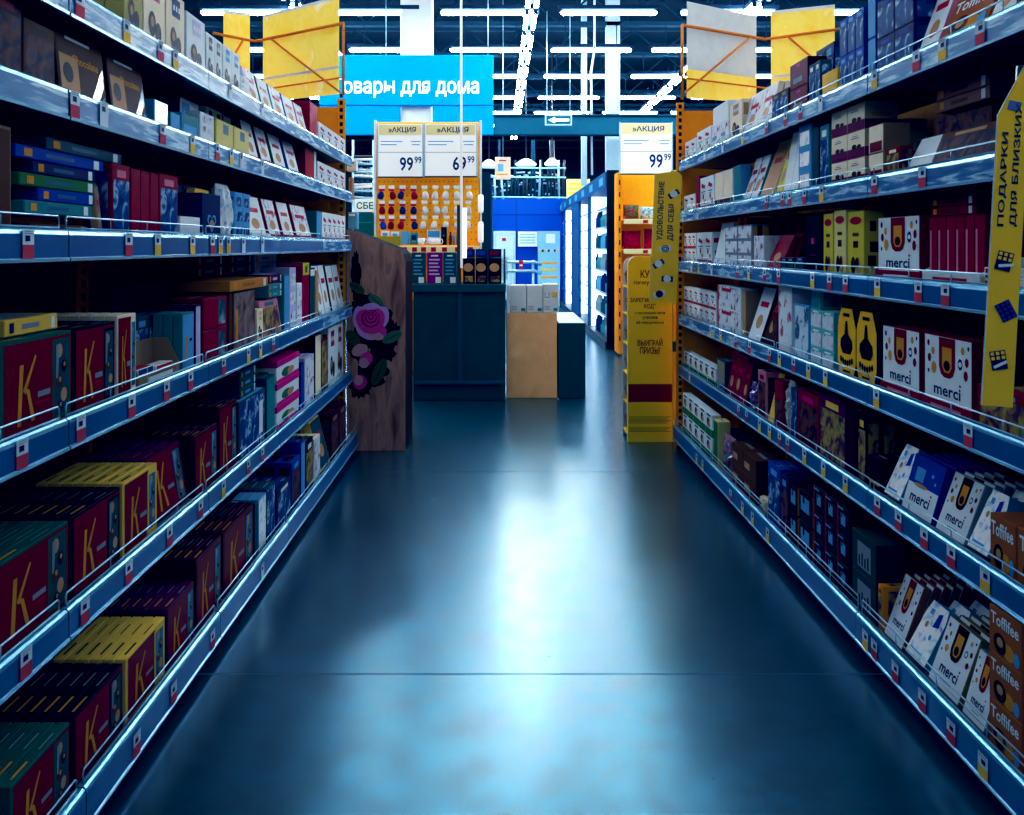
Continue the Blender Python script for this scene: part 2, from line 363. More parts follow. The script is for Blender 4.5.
for side in 'LR':
    sg = -1 if side == 'L' else 1
    bs = BAYS[side]
    for bi in range(len(bs) - 1):
        y0, y1 = bs[bi], bs[bi + 1]
        nm = ['nearest', 'second', 'third', 'fourth', 'farthest'][bi] if side == 'L' else ['nearest', 'second', 'third', 'farthest'][bi]
        t = empty('shelving_unit', '%s shelving bay with six blue railed shelves along the %s side of the aisle' % (nm, 'left' if side == 'L' else 'right'), 'shelving', (0, 0, 0), 0, '%s shelving bays' % ('left' if side == 'L' else 'right'))
        Xb = (XL if side == 'L' else XR) + DEPTH + .02
        b = MB(); b.box((min(sg * Xb, sg * (Xb + .02)), y0 + .004, .05), (max(sg * Xb, sg * (Xb + .02)), y1 - .004, 2.62 if side == 'L' else 2.55), ORANGED); b.build('back_panel', t)
        for yy in ([y0 + .03, y1 - .03] if bi == len(bs) - 2 else [y0 + .03]):
            u = MB(); u.box((min(sg * (Xb - .055), sg * (Xb - .002)), yy - .02, 0), (max(sg * (Xb - .055), sg * (Xb - .002)), yy + .02, 2.62), ORANGE)
            for kz in range(48):
                z = .1 + kz * .052
                for s2 in (-1,): u.box((sg * (Xb - .035) - .008, yy - .0212, z), (sg * (Xb - .035) + .008, yy - .0195, z + .028), BLACK, 0)
            u.build('upright', t)
        for lv in range(1, 7):
            z = SH[(side, lv)]; xf = XFRONT(side, lv); dp = DEPTH if lv > 2 or side == 'R' else DEPTH - .05
            b = MB(); b.box((min(sg * (xf + .012), sg * (Xb - .06)), y0 + .003, z + .032), (max(sg * (xf + .012), sg * (Xb - .06)), y1 - .003, z + .06), STEEL)
            if lv == 6: b.box((min(sg * (xf + .09), sg * (Xb - .06)), y0 + .003, 0.0), (max(sg * (xf + .09), sg * (Xb - .06)), y1 - .003, z + .032), DARKM)
            else:
                for yy in (y0 + .012, y1 - .012): b.prism([(sg * (Xb - .06), z + .004), (sg * (Xb - .06), z + .03), (sg * (xf + .08), z + .03)] if sg < 0 else [(sg * (xf + .08), z + .03), (sg * (Xb - .06), z + .03), (sg * (Xb - .06), z + .004)], yy - .002, yy + .002, STEEL)
            sh = b.build('shelf', t)
            zz = z if lv < 6 else z - .02; hh = .08 if lv < 6 else .105
            n = -sg; X = sg * xf
            prof = [(X - n * .012, zz), (X + n * .004, zz - .002), (X + n * .005, zz + .006), (X - n * .0, zz + .008), (X - n * .0, zz + hh - .014), (X - n * .002, zz + hh - .005), (X - n * .008, zz + hh), (X - n * .022, zz + hh), (X - n * .03, zz + hh - .012)]
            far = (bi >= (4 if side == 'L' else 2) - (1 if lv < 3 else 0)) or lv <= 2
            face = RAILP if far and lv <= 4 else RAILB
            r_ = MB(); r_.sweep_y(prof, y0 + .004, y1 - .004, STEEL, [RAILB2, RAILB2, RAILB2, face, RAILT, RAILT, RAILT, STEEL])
            rail = r_.build('price_rail', sh)
            hasg = {('L', 1): 0, ('L', 2): 0}.get((side, lv), 1)
            if hasg:
                g = MB(); zt = zz + hh; gh = .034 if not (side == 'R' and lv == 6) else .055
                xg = X - n * .017; ya, yb = y0 + .02, y1 - .02; rr = .0028
                g.tube([(xg, ya, zt + .004), (xg, ya, zt + gh - .008), (xg, ya + .008, zt + gh), (xg, yb - .008, zt + gh), (xg, yb, zt + gh - .008), (xg, yb, zt + .004), (xg, ya, zt + .004)], rr, CHROME, 5)
                for fr in (.25, .5, .75): g.tube([(xg, ya + (yb - ya) * fr, zt), (xg, ya + (yb - ya) * fr, zt + gh)], rr * .8, CHROME, 4)
                if gh > .04: g.tube([(xg, ya, zt + gh * .6), (xg, yb, zt + gh * .6)], rr * .8, CHROME, 4)
                g.build('wire_guard', sh)
            for s_ in TAGS[(side, lv)].split():
                px = float(s_[:-1]); Y = Yat(side, px, xf)
                if y0 + .03 < Y < y1 - .03: price_tag(rail, X, Y, zz, sg, {'r': TAGR, 'y': TAGY, 'w': TAGW}[s_[-1]], 0, .058)

# ---------------------------------------------------------------- product designs
# each takes (b, w, d, h) and draws a box standing on z=0, front face at y=0 facing -y
def fr(b, w, h, u0, v0, u1, v1, m, lift=.0009, y=0.0):
    b.quad([(-w / 2 + u0 * w, y - lift, v0 * h), (-w / 2 + u1 * w, y - lift, v0 * h), (-w / 2 + u1 * w, y - lift, v1 * h), (-w / 2 + u0 * w, y - lift, v1 * h)], m)
def fe(b, w, h, u, v, ru, rv, m, lift=.0012, n=16, y=0.0):
    b.add([(-w / 2 + (u + ru * math.cos(2 * math.pi * i / n)) * w, y - lift, (v + rv * math.sin(2 * math.pi * i / n)) * h) for i in range(n)], [tuple(range(n))], m)
def fp(b, w, h, pts, m, lift=.0012):
    b.add([(-w / 2 + u * w, -lift, v * h) for u, v in pts], [tuple(range(len(pts)))], m)
def ft(b, w, h, s, u, v, th, m, tw=None, lift=.0016):
    b.text(s, (-w / 2, 0, 0), (1, 0, 0), (0, 0, 1), u * w, v * h, th * h, m, tw * w if tw else None, (0, -1, 0), lift)
def tr(b, w, d, h, u0, v0, u1, v1, m, lift=.0009):
    b.quad([(-w / 2 + u0 * w, v0 * d, h + lift), (-w / 2 + u1 * w, v0 * d, h + lift), (-w / 2 + u1 * w, v1 * d, h + lift), (-w / 2 + u0 * w, v1 * d, h + lift)], m)
def sr(b, w, d, h, right, u0, v0, u1, v1, m, lift=.0009):
    x = (w / 2 + lift) if right else (-w / 2 - lift)
    q = [(x, u0 * d, v0 * h), (x, u1 * d, v0 * h), (x, u1 * d, v1 * h), (x, u0 * d, v1 * h)]
    b.quad(q if right else q[::-1], m)

def kbox(edge, win=WIN, lab=GOLDL):
    def f(b, w, d, h):
        b.box((-w / 2, 0, 0), (w / 2, d, h), edge, .002)
        fr(b, w, h, .045, .03, .985 if edge not in (GOLD, CREAM) else .72, .965, MAROON)
        fr(b, w, h, .70, .06, .96, .93, edge, .0012); fr(b, w, h, .735, .10, .935, .89, TEALD if win is WIN else mat('pale_window', (.05, .16, .22), .3), .0016)
        for q, (u, v, r_) in enumerate(((.80, .80, .05), (.87, .62, .045), (.80, .46, .05), (.87, .30, .05), (.81, .18, .04))): fe(b, w, h, u, v, r_, r_ * w / h, (TAN, CHOC, BROWN)[q % 3], .0019, 9); fe(b, w, h, u + .01, v + .02, r_ * .4, r_ * .4 * w / h, TAN, .0021, 7)
        fp(b, w, h, [(.745, .5), (.775, .5), (.80, .87), (.75, .87)], SKY if win is WINP else GREYC, .0023)  # pale streak painted as the highlight on the window
        # big gold K of tall strokes
        fp(b, w, h, [(.20, .12), (.25, .12), (.285, .74), (.235, .74)], lab, .002)
        fp(b, w, h, [(.275, .47), (.305, .43), (.46, .80), (.44, .82)], lab, .0022)
        fp(b, w, h, [(.28, .50), (.36, .47), (.44, .14), (.39, .13), (.33, .42)], lab, .0024)
        fr(b, w, h, .48, .36, .66, .42, GREYC, .002); fr(b, w, h, .46, .30, .64, .315, RED, .002)
        tr(b, w, d, h, .10, .35, .36, .55, GOLDL if edge != GOLD else BLACK); tr(b, w, d, h, .55, .38, .80, .5, GREYC if edge != GOLD else BLACK)
    return f
def plain(m, face=None, top=None, bands=(), side=None):
    def f(b, w, d, h):
        b.box((-w / 2, 0, 0), (w / 2, d, h), m, .002)
        if face: fr(b, w, h, .04, .03, .96, .97, face)
        for u0, v0, u1, v1, mm in bands: fr(b, w, h, u0, v0, u1, v1, mm, .0014)
        if side:
            for rt in (0, 1): sr(b, w, d, h, rt, .08, .05, .92, .95, side)
        if top: tr(b, w, d, h, .05, .08, .95, .92, top)
        else: tr(b, w, d, h, .2, .42, .8, .58, GREYC)
    return f
def slab(front, side=RED):
    def f(b, w, d, h):
        b.box((-w / 2, 0, 0), (w / 2, d, h), side, .0015)
        fr(b, w, h, .03, .02, .97, .98, front); fr(b, w, h, .2, .62, .8, .72, RED if front is not RED else GOLDL, .0014); fe(b, w, h, .5, .35, .22, .13, TAN, .0016)
    return f
def praline(body, accent, dark=CHOC):
    """pale box with a chocolate picture and a small dark brand patch"""
    def f(b, w, d, h):
        b.box((-w / 2, 0, 0), (w / 2, d, h), body, .002)
        fr(b, w, h, .30, .66, .74, .93, accent, .001)
        for q in (.36, .50, .64): fr(b, w, h, q, .75, q + .08, .83, WHITE, .0014)
        fe(b, w, h, .38, .33, .17, .17, dark); fe(b, w, h, .66, .25, .15, .14, dark); fe(b, w, h, .38, .36, .08, .07, TAN, .0016)
        for rt in (0, 1): sr(b, w, d, h, rt, .2, .6, .8, .9, accent)
    return f
def merci(main=WHITE, side=MAROON, top=None):
    def f(b, w, d, h):
        b.box((-w / 2, 0, 0), (w / 2, d, h), side, .0015)
        fr(b, w, h, .015, .01, .985, .99, main)
        # round-ended praline picture hanging from the top edge
        fp(b, w, h, [(.33, .985), (.33, .60), (.37, .50), (.44, .46), (.56, .46), (.63, .50), (.67, .60), (.67, .985)][::1], MAROON if top is None else top, .0016)
        fp(b, w, h, [(.40, .86), (.40, .60), (.45, .53), (.55, .53), (.60, .60), (.60, .86)], GOLDL, .0019); fe(b, w, h, .5, .62, .07, .07, CHOC, .0021)
        for u, v, r_, m_ in ((.10, .88, .03, MAROON), (.2, .78, .035, GOLDL), (.12, .68, .04, MAROON), (.22, .56, .055, GOLDL), (.82, .86, .035, GOLDL), (.90, .72, .04, MAROON), (.88, .55, .045, MAROON), (.77, .68, .05, NAVY), (.1, .5, .02, NAVY), (.93, .9, .02, NAVY)):
            fe(b, w, h, u, v, r_, r_ * w / h * 1.1, m_, .0017, 7)
        fe(b, w, h, .77, .68, .035, .035, main, .002, 10)
        ft(b, w, h, 'merci', .5, .285, .15 * (1 if h < w * 1.3 else .8), NAVY, .56)
        fe(b, w, h, .77, .40, .022, .02, RED, .002, 8)
        fr(b, w, h, .33, .13, .67, .145, GREYC, .0016)
    return f
def merci_blue():
    def f(b, w, d, h):
        b.box((-w / 2, 0, 0), (w / 2, d, h), BLUE, .0015)
        fr(b, w, h, .015, .02, .985, .50, WHITE); fr(b, w, h, .0, .50, 1, .99, BLUE, .001)
        fr(b, w, h, .18, .56, .46, .80, SKY, .0016); fe(b, w, h, .42, .50, .22, .035, TAN, .0018); fe(b, w, h, .7, .75, .04, .03, SKY, .0016); fe(b, w, h, .82, .64, .03, .03, SKY, .0016)
        ft(b, w, h, 'merci', .5, .28, .18, NAVY, .62); fe(b, w, h, .80, .42, .025, .025, RED, .002, 8)
    return f
def caramel():
    def f(b, w, d, h):
        b.box((-w / 2, 0, 0), (w / 2, d, h), TORANGE, .002)
        for right in (None, True):
            if right is None:
                ft(b, w, h, 'Toffifee', .5, .76, .26, WHITE, .86, .0016); fe(b, w, h, .35, .28, .2, .22, CHOC); fe(b, w, h, .62, .22, .18, .17, GOLDL); fe(b, w, h, .36, .32, .1, .1, TAN, .0018); fe(b, w, h, .86, .2, .09, .15, SKY, .0018)
            else:
                o = (w / 2, 0, 0); b.text('Toffifee', o, (0, 1, 0), (0, 0, 1), d * .5, h * .74, h * .28, WHITE, d * .88, (1, 0, 0), .0016)
                o2 = (-w / 2, d, 0); b.text('Toffifee', o2, (0, -1, 0), (0, 0, 1), d * .5, h * .74, h * .28, WHITE, d * .88, (-1, 0, 0), .0016)
                for rt in (0, 1): sr(b, w, d, h, rt, .2, .1, .5, .48, CHOC); sr(b, w, d, h, rt, .52, .08, .82, .42, GOLDL); sr(b, w, d, h, rt, .28, .2, .42, .4, TAN, .0014); sr(b, w, d, h, rt, .84, .08, .95, .3, SKY)
        tr(b, w, d, h, .05, .05, .95, .95, TORANGE)
    return f
def bottle_box(b, w, d, h):
    """yellow gift box with slanted shoulders and a black bottle on it"""
    b.prism([(-w * .36, 0), (w * .36, 0), (w * .5, h * .22), (w * .5, h * .72), (w * .30, h), (-w * .30, h), (-w * .5, h * .72), (-w * .5, h * .22)], 0, d, YELLOW, YELLOW, BLACK)
    fr(b, w, h, .32, .88, .68, .93, BLACK, .001)
    fp(b, w, h, [(.28, .34), (.72, .34), (.84, .44), (.82, .54), (.60, .63), (.57, .76), (.54, .82), (.46, .82), (.43, .76), (.40, .63), (.18, .54), (.16, .44)], BLACK)
    for q in range(6): fe(b, w, h, .2 + q * .12, .20 + .02 * abs(q - 2.5), .055, .05, BLACK, .0012, 8)
    fr(b, w, h, .3, .07, .7, .10, BLACK, .001)
def dragee_box(m=LIME):
    def f(b, w, d, h):
        b.box((-w / 2, 0, 0), (w / 2, d, h), m, .002)
        fe(b, w, h, .5, .86, .38, .06, RED); fr(b, w, h, .3, .63, .7, .68, BROWN); fr(b, w, h, .34, .46, .66, .56, CHOC); fe(b, w, h, .35, .2, .16, .13, CHOC); fe(b, w, h, .65, .2, .16, .13, TAN); fe(b, w, h, .6, .24, .12, .08, CHOC, .0016)
        for rt in (0, 1): sr(b, w, d, h, rt, .3, .4, .8, .55, CHOC); sr(b, w, d, h, rt, .2, .2, .6, .35, CHOC); sr(b, w, d, h, rt, .3, .7, .6, .85, BROWN)
    return f
def photo_box(edge, pic, patch=WHITE, fr_w=.06):
    def f(b, w, d, h):
        b.box((-w / 2, 0, 0), (w / 2, d, h), edge, .002)
        fr(b, w, h, fr_w, .05, 1 - fr_w, .78, pic); fr(b, w, h, .25, .82, .75, .92, patch, .0012)
        for rt in (0, 1): sr(b, w, d, h, rt, .15, .1, .85, .9, pic)
        tr(b, w, d, h, .15, .2, .85, .8, pic)
    return f
def flatbox(m, spine=GREYC):
    def f(b, w, d, h):
        b.box((-w / 2, 0, 0), (w / 2, d, h), m, .003)
        fr(b, w, h, .08, .2, .16, .8, GOLDL if m is not GOLD else NAVY); fr(b, w, h, .3, .35, .62, .65, spine); fr(b, w, h, .86, .12, .93, .88, WHITE)
        tr(b, w, d, h, .1, .12, .9, .88, spine)
    return f
def tray(outer, inner=WHITE, lip=.5):
    """open display tray: low front, higher sides and back"""
    def f(b, w, d, h):
        t = .004
        b.box((-w / 2, 0, 0), (w / 2, d, t), outer, .001)
        b.box((-w / 2, 0, t), (w / 2, t, h * lip), outer, .001)
        b.box((-w / 2, d - t, t), (w / 2, d, h), outer, .001)
        for sx in (-1, 1):
            x0, x1 = (-w / 2, -w / 2 + t) if sx < 0 else (w / 2 - t, w / 2)
            vs = [(y, z) for y, z in ((t, t), (d - t, t), (d - t, h), (d * .45, h), (t, h * lip))]
            n = len(vs); v = [(x0, y, z) for y, z in vs] + [(x1, y, z) for y, z in vs]
            b.add(v, [tuple(range(n - 1, -1, -1)), tuple(range(n, 2 * n))] + [(i, (i + 1) % n, (i + 1) % n + n, i + n) for i in range(n)], outer if sx < 0 else outer)
        fr(b, w, h, .2, lip * .35, .8, lip * .65, inner)
    return f
def heart_box(b, w, d, h):
    b.box((-w / 2, 0, 0), (w / 2, d, h * .86), NAVY, .002)
    b.prism([(-w * .5, h * .86), (w * .5, h * .86), (w * .42, h), (-w * .42, h)], d * .6, d * .63, NAVY)
    b.prism([(-w * .4, h * .86), (w * .4, h * .86), (w * .34, h * .95), (-w * .34, h * .95)], d * .3, d * .55, GOLD)
    pts = [(.5, .14), (.74, .36), (.70, .46), (.58, .47), (.5, .40), (.42, .47), (.30, .46), (.26, .36)]
    fp(b, w, h, pts, SKY); fp(b, w, h, [(.5 + (u - .5) * .75, .32 + (v - .32) * .75) for u, v in pts], NAVY, .0015); fe(b, w, h, .5, .3, .12, .08, TAN, .002)
def foilpack(m=FOIL, seed=1):
    def f(b, w, d, h):
        rnd = random.Random(seed); n, k = 9, 11; top = []; bot = []
        for j in range(k):
            for i in range(n):
                u, v = i / (n - 1), j / (k - 1); e = (math.sin(math.pi * u) * math.sin(math.pi * v)) ** .45 if 0 < i < n - 1 and 0 < j < k - 1 else 0
                y = d / 2 - e * d * .46 + (rnd.uniform(-.012, .012) if e else 0)
                x = (-w / 2 + u * w) * (1 - .06 * math.sin(math.pi * v)); z = v * h + rnd.uniform(-.004, .004) * (0 < j < k - 1)
                top.append((x, y, z)); bot.append((x, d - y if e else y + .0008, z))
        fs = [(j * n + i, j * n + i + 1, (j + 1) * n + i + 1, (j + 1) * n + i) for j in range(k - 1) for i in range(n - 1)]
        b.add(top, fs, m); b.add(bot, [q[::-1] for q in fs], m)
    return f
def filmbox(b, w, d, h):
    """white pack in shiny crinkled film, narrower at the top"""
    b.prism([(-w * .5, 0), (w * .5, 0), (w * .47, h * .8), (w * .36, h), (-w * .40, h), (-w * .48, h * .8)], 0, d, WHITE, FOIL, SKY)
    fp(b, w, h, [(.55, .62), (.80, .66), (.74, .90), (.58, .86)], BLUE); fr(b, w, h, .2, .78, .36, .88, SKY); fr(b, w, h, .12, .1, .7, .14, SKY); fe(b, w, h, .3, .6, .07, .06, TAN, .0012, 8); fe(b, w, h, .66, .45, .06, .05, SKY, .0012, 8)
def tin(b, w, d, h):
    """pink and white box with a fruit picture"""
    b.box((-w / 2, 0, 0), (w / 2, d, h * .72), WHITE, .004); b.box((-w / 2 - .003, -.003, h * .72), (w / 2 + .003, d + .003, h), MAGENTA, .003)
    fr(b, w, h, 0.0, .0, 1, .16, MAGENTA); fe(b, w, h, .4, .36, .2, .2, GREENL); fe(b, w, h, .6, .34, .15, .16, TAN, .0016)
    for rt in (0, 1): sr(b, w, d, h, rt, .3, .2, .7, .55, GREENL)
def snack(b, w, d, h):
    b.box((-w / 2, 0, 0), (w / 2, d, h), WHITE, .002); fr(b, w, h, 0, 0, 1, .34, GREENL); fe(b, w, h, .45, .6, .22, .2, BROWN); fe(b, w, h, .6, .52, .16, .14, TAN, .0016)
    for rt in (0, 1): sr(b, w, d, h, rt, 0, 0, 1, .34, GREENL); sr(b, w, d, h, rt, .3, .45, .6, .8, CHOC)
    fr(b, w, h, .2, .86, .8, .95, TEALD, .001)
def redwhite(b, w, d, h):
    b.box((-w / 2, 0, 0), (w / 2, d, h), WHITE, .002); fe(b, w, h, .36, .76, .14, .07, RED); fe(b, w, h, .60, .72, .16, .06, RED, .0014); fe(b, w, h, .5, .42, .10, .08, CRIMSON, .0013, 10); fr(b, w, h, .2, .56, .8, .585, NAVY); fr(b, w, h, .25, .50, .7, .515, GREYC); fr(b, w, h, .0, .0, 1, .16, SKY if w < .1 else RED)
    fr(b, w, h, .62, .2, .9, .34, TAN, .0014)
    for rt in (0, 1): sr(b, w, d, h, rt, .2, .68, .8, .82, RED); sr(b, w, d, h, rt, .35, .3, .65, .45, NAVY)
def checker(b, w, d, h):
    b.box((-w / 2, 0, 0), (w / 2, d, h), CRIMSON, .002)
    for i in range(6):
        for j in range(4):
            if (i + j) % 2: fr(b, w, h, i / 6, j / 4, (i + 1) / 6, (j + 1) / 4, WHITE)
    fe(b, w, h, .3, .5, .08, .2, GOLD, .0014); fe(b, w, h, .68, .55, .08, .2, GOLD, .0014)
def wedge(body, accent):
    """upright pack with a triangular side: wide at the base, thin at the top"""
    def f(b, w, d, h):
        v = [(-w / 2, 0, 0), (w / 2, 0, 0), (w / 2, d * .8, h), (-w / 2, d * .8, h), (-w / 2, d, 0), (w / 2, d, 0), (w / 2, d, h), (-w / 2, d, h)]
        b.add(v, [(0, 1, 2, 3)], body); b.add(v, [(4, 7, 6, 5)], body); b.add(v, [(1, 5, 6, 2)], accent); b.add(v, [(0, 3, 7, 4)], accent); b.add(v, [(3, 2, 6, 7), (0, 4, 5, 1)], body)
    return f
def towerbox(m, pic):
    def f(b, w, d, h):
        b.box((-w / 2, 0, 0), (w / 2, d, h), m, .003)
        for v in (.08, .40, .70): fr(b, w, h, .12, v, .88, v + .2, pic)
        for rt in (0, 1):
            for v in (.08, .4, .7): sr(b, w, d, h, rt, .15, v, .85, v + .2, pic)
    return f
def bookbox(b, w, d, h):
    """dark chocolate pack in film with a gilt label"""
    b.box((-w / 2, 0, 0), (w / 2, d, h), CHOC, .003); fr(b, w, h, .03, .03, .97, .97, PICB if w < .2 else BROWN)
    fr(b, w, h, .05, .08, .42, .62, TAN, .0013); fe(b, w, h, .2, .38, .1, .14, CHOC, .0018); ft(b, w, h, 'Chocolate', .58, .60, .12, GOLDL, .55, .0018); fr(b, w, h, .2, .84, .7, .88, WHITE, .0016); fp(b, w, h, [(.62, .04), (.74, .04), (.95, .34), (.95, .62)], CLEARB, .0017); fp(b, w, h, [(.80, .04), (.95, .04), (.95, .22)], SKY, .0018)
def tinyphoto(b, w, d, h):
    b.box((-w / 2, 0, 0), (w / 2, d, h), BLACK, .002); fr(b, w, h, .32, .34, .66, .74, SKY); fr(b, w, h, .36, .60, .45, .74, BLACK, .0013); fr(b, w, h, .55, .70, .65, .78, BLACK, .0013); fr(b, w, h, .08, .86, .5, .92, SKY); fr(b, w, h, .0, .0, .12, 1, CRIMSON, .0008)
    for rt in (0, 1): sr(b, w, d, h, rt, .05, .05, .95, .95, MAROOND)
def yellowdark(b, w, d, h):
    b.box((-w / 2, 0, 0), (w / 2, d, h), BLACK, .002); fr(b, w, h, .15, .35, .8, .8, SKY); fr(b, w, h, .3, .6, .45, .8, BLACK, .0013)
    for rt in (0, 1): sr(b, w, d, h, rt, .02, .03, .98, .97, mat('ochre_card', (.40, .20, .02), .4))
def greenphoto(b, w, d, h):
    b.box((-w / 2, 0, 0), (w / 2, d, h), mat('bottle_green_card', (.008, .05, .045), .35), .002); fr(b, w, h, .25, .15, .8, .8, GREYC)
    for q in range(4): fr(b, w, h, .3 + q * .12, .2, .36 + q * .12, .45 + .08 * (q % 2), BLACK, .0013)
def pile_item(m): return flatbox(m)

MESH = {}
def mesh_for(key, fn, w, d, h):
    k = (key, round(w, 3), round(d, 3), round(h, 3))
    if k not in MESH:
        b = MB(); fn(b, w, d, h); o = b.build('product'); MESH[k] = o.data; bpy.data.objects.remove(o); MESH[k].name = key
    return MESH[k]
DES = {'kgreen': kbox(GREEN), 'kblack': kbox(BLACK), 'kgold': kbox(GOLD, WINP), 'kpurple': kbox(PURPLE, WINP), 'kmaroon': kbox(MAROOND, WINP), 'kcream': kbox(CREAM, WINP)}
SHELFN = {('L', i): s for i, s in enumerate(['', 'top left shelf', 'second left shelf down', 'third left shelf down', 'fourth left shelf down', 'fifth left shelf down', 'lowest left shelf'])}
SHELFN.update({(k[0].replace('L', 'R'), k[1]): v.replace('left', 'right') for k, v in list(SHELFN.items())})
DEEP = ['front', 'second back', 'third back', 'fourth back', 'fifth back', 'sixth back', 'seventh back', 'eighth back', 'ninth back', 'tenth back']
def colw(i, n): return 'nearest' if i == 0 else 'farthest' if i == n - 1 else ['', 'second nearest', 'third nearest', 'fourth nearest', 'fifth nearest', 'sixth nearest', 'seventh nearest'][i]
def levw(i, n): return 'bottom' if i == 0 else 'top' if i == n - 1 else 'middle' if n == 3 else ['', 'second up', 'third up', 'fourth up', 'fifth up', 'sixth up'][i]
NPROD = 0
FLOATED = []
KINDS = (('gold letter', 'lettered_gift_box'), ('flat', 'flat_box'), ('slab', 'chocolate_slab'), ('praline', 'praline_box'), ('red mark', 'confectionery_carton'), ('lettered box', 'thank_you_box'), ('star pattern', 'thank_you_box'), ('picture', 'picture_box'), ('photo', 'picture_box'), ('caramel', 'caramel_box'), ('card box', 'card_gift_box'), ('snack', 'snack_box'), ('upright', 'upright_box'), ('tall', 'tall_box'), ('slim', 'slim_box'), ('small', 'small_box'))
def run(side, lv, px0, px1, fn, desc, h=None, yt=None, n=1, t=.04, nc=1, ns=1, lean=0, sb=.045, yaw=0, dz=0.0, where='', name='chocolate_box', cat='box', jit=0.0, gap=.003, dn=None, ysb=None):
    """a run of like products whose front edge spans px0..px1 on one shelf"""
    global NPROD
    sg = -1 if side == 'L' else 1
    X = XFRONT(side, lv) + sb
    Xy = X if ysb is None else X - sb + ysb
    ya, yb = sorted((Yat(side, px0, Xy), Yat(side, px1, Xy)))
    z = SURF[(side, lv)] + dz
    if h is None:
        pxn = px0 if side == 'L' else px1
        h = CAMZ + (VY - yt) * Yat(side, pxn, X) / F - z
        if lean: h /= math.cos(R(lean))
        h /= ns
    if lv > 1:
        lim = SH[(side, lv - 1)] - z - .004 - .0012 - t * math.sin(R(lean))
        if ns * h * math.cos(R(lean)) > lim: print('CAP', desc, round(h, 3), round(lim / ns / math.cos(R(lean)), 3)); h = lim / ns / math.cos(R(lean)) - .001
    w = (yb - ya) / nc - gap
    key = dn or (fn if isinstance(fn, str) else desc)
    f = DES[fn] if isinstance(fn, str) else fn
    me = mesh_for(key, f, w, t, h)
    if name == 'chocolate_box': name = next((v for k, v in KINDS if k in desc), name)
    plural = desc.split(' with ')[0].split(' of ')[0]
    grp = '%s on the %s' % (plural, SHELFN[(side, lv)])
    rnd = random.Random(int(px0 * 7 + lv))
    c_, s_ = math.cos(R(lean)), math.sin(R(lean))
    for ci in range(nc):
        for di in range(n):
            for li in range(ns):
                o = bpy.data.objects.new(name, me); COL.objects.link(o)
                yc = ya + (ci + .5) * (yb - ya) / nc
                off = di * (t + (.012 if 'film_pack' in name else .0045 if lean else .003)) / c_
                o.location = (sg * (X + off + rnd.uniform(0, jit)), yc + rnd.uniform(-jit, jit) * .5, z + .0012 + li * (h + .001) + t * s_)
                o.rotation_euler = (R(-lean), 0, (R(90) if side == 'L' else R(-90)) + R(yaw + rnd.uniform(-1, 1) * (jit * 60)))
                bits = []
                if nc > 1: bits.append(colw(ci, nc) + (' column' if ns > 1 or n > 1 else ''))
                if ns > 1: bits.append(levw(li, ns))
                if n > 1: bits.append(DEEP[di])
                pos = ' '.join(bits)
                if where: pos = (pos + ' ' + where).strip()
                lab = '%s, %s, %s' % (desc, pos, SHELFN[(side, lv)]) if pos else '%s on the %s' % (desc, SHELFN[(side, lv)])
                tag(o, lab, cat, grp); NPROD += 1; FLOATED.append(o)
    return X, ya, yb, z, h

exec_products = True
# ================= LEFT SIDE ==================================================
# lowest shelf
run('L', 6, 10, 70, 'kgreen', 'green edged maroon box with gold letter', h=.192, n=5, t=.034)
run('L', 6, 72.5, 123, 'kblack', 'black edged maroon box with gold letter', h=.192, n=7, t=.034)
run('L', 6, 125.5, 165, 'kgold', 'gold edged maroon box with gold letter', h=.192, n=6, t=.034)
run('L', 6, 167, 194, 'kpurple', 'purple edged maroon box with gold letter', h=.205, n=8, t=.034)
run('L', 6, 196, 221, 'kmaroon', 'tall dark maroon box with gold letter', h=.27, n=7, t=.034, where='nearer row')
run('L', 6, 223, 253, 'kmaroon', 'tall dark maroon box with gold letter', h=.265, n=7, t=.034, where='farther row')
run('L', 6, 255, 257.8, plain(TEALD), 'dark teal slim box', h=.25, t=.2)
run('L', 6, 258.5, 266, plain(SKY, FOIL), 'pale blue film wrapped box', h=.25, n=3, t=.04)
run('L', 6, 266.5, 275, plain(TEALD, PICB), 'dark blue picture box', h=.26, n=3, t=.05)
run('L', 6, 277, 291, photo_box(NAVY, PICB), 'navy picture box', h=.20, n=3, t=.07, where='below blue box')
run('L', 6, 292, 300, photo_box(BLUE, PICD, SKY), 'bright blue box', h=.26, n=2, t=.08)
run('L', 6, 301, 305, plain(BLUE, SKY), 'small bright blue box', h=.32, n=2, t=.06)
run('L', 6, 306, 313, photo_box(BLACK, PICG), 'black and gold box', h=.29, n=3, t=.06)
run('L', 6, 314, 320, plain(CREAM, PICW), 'cream picture box', h=.26, n=3, t=.05)
run('L', 6, 321, 330, slab(TEALD, GOLD), 'leaning gold edged slab', h=.32, n=2, t=.03, lean=14)
run('L', 6, 331, 346, photo_box(MAROOND, PICD, BROWNK), 'dark brown box', h=.30, n=3, t=.08, nc=2)
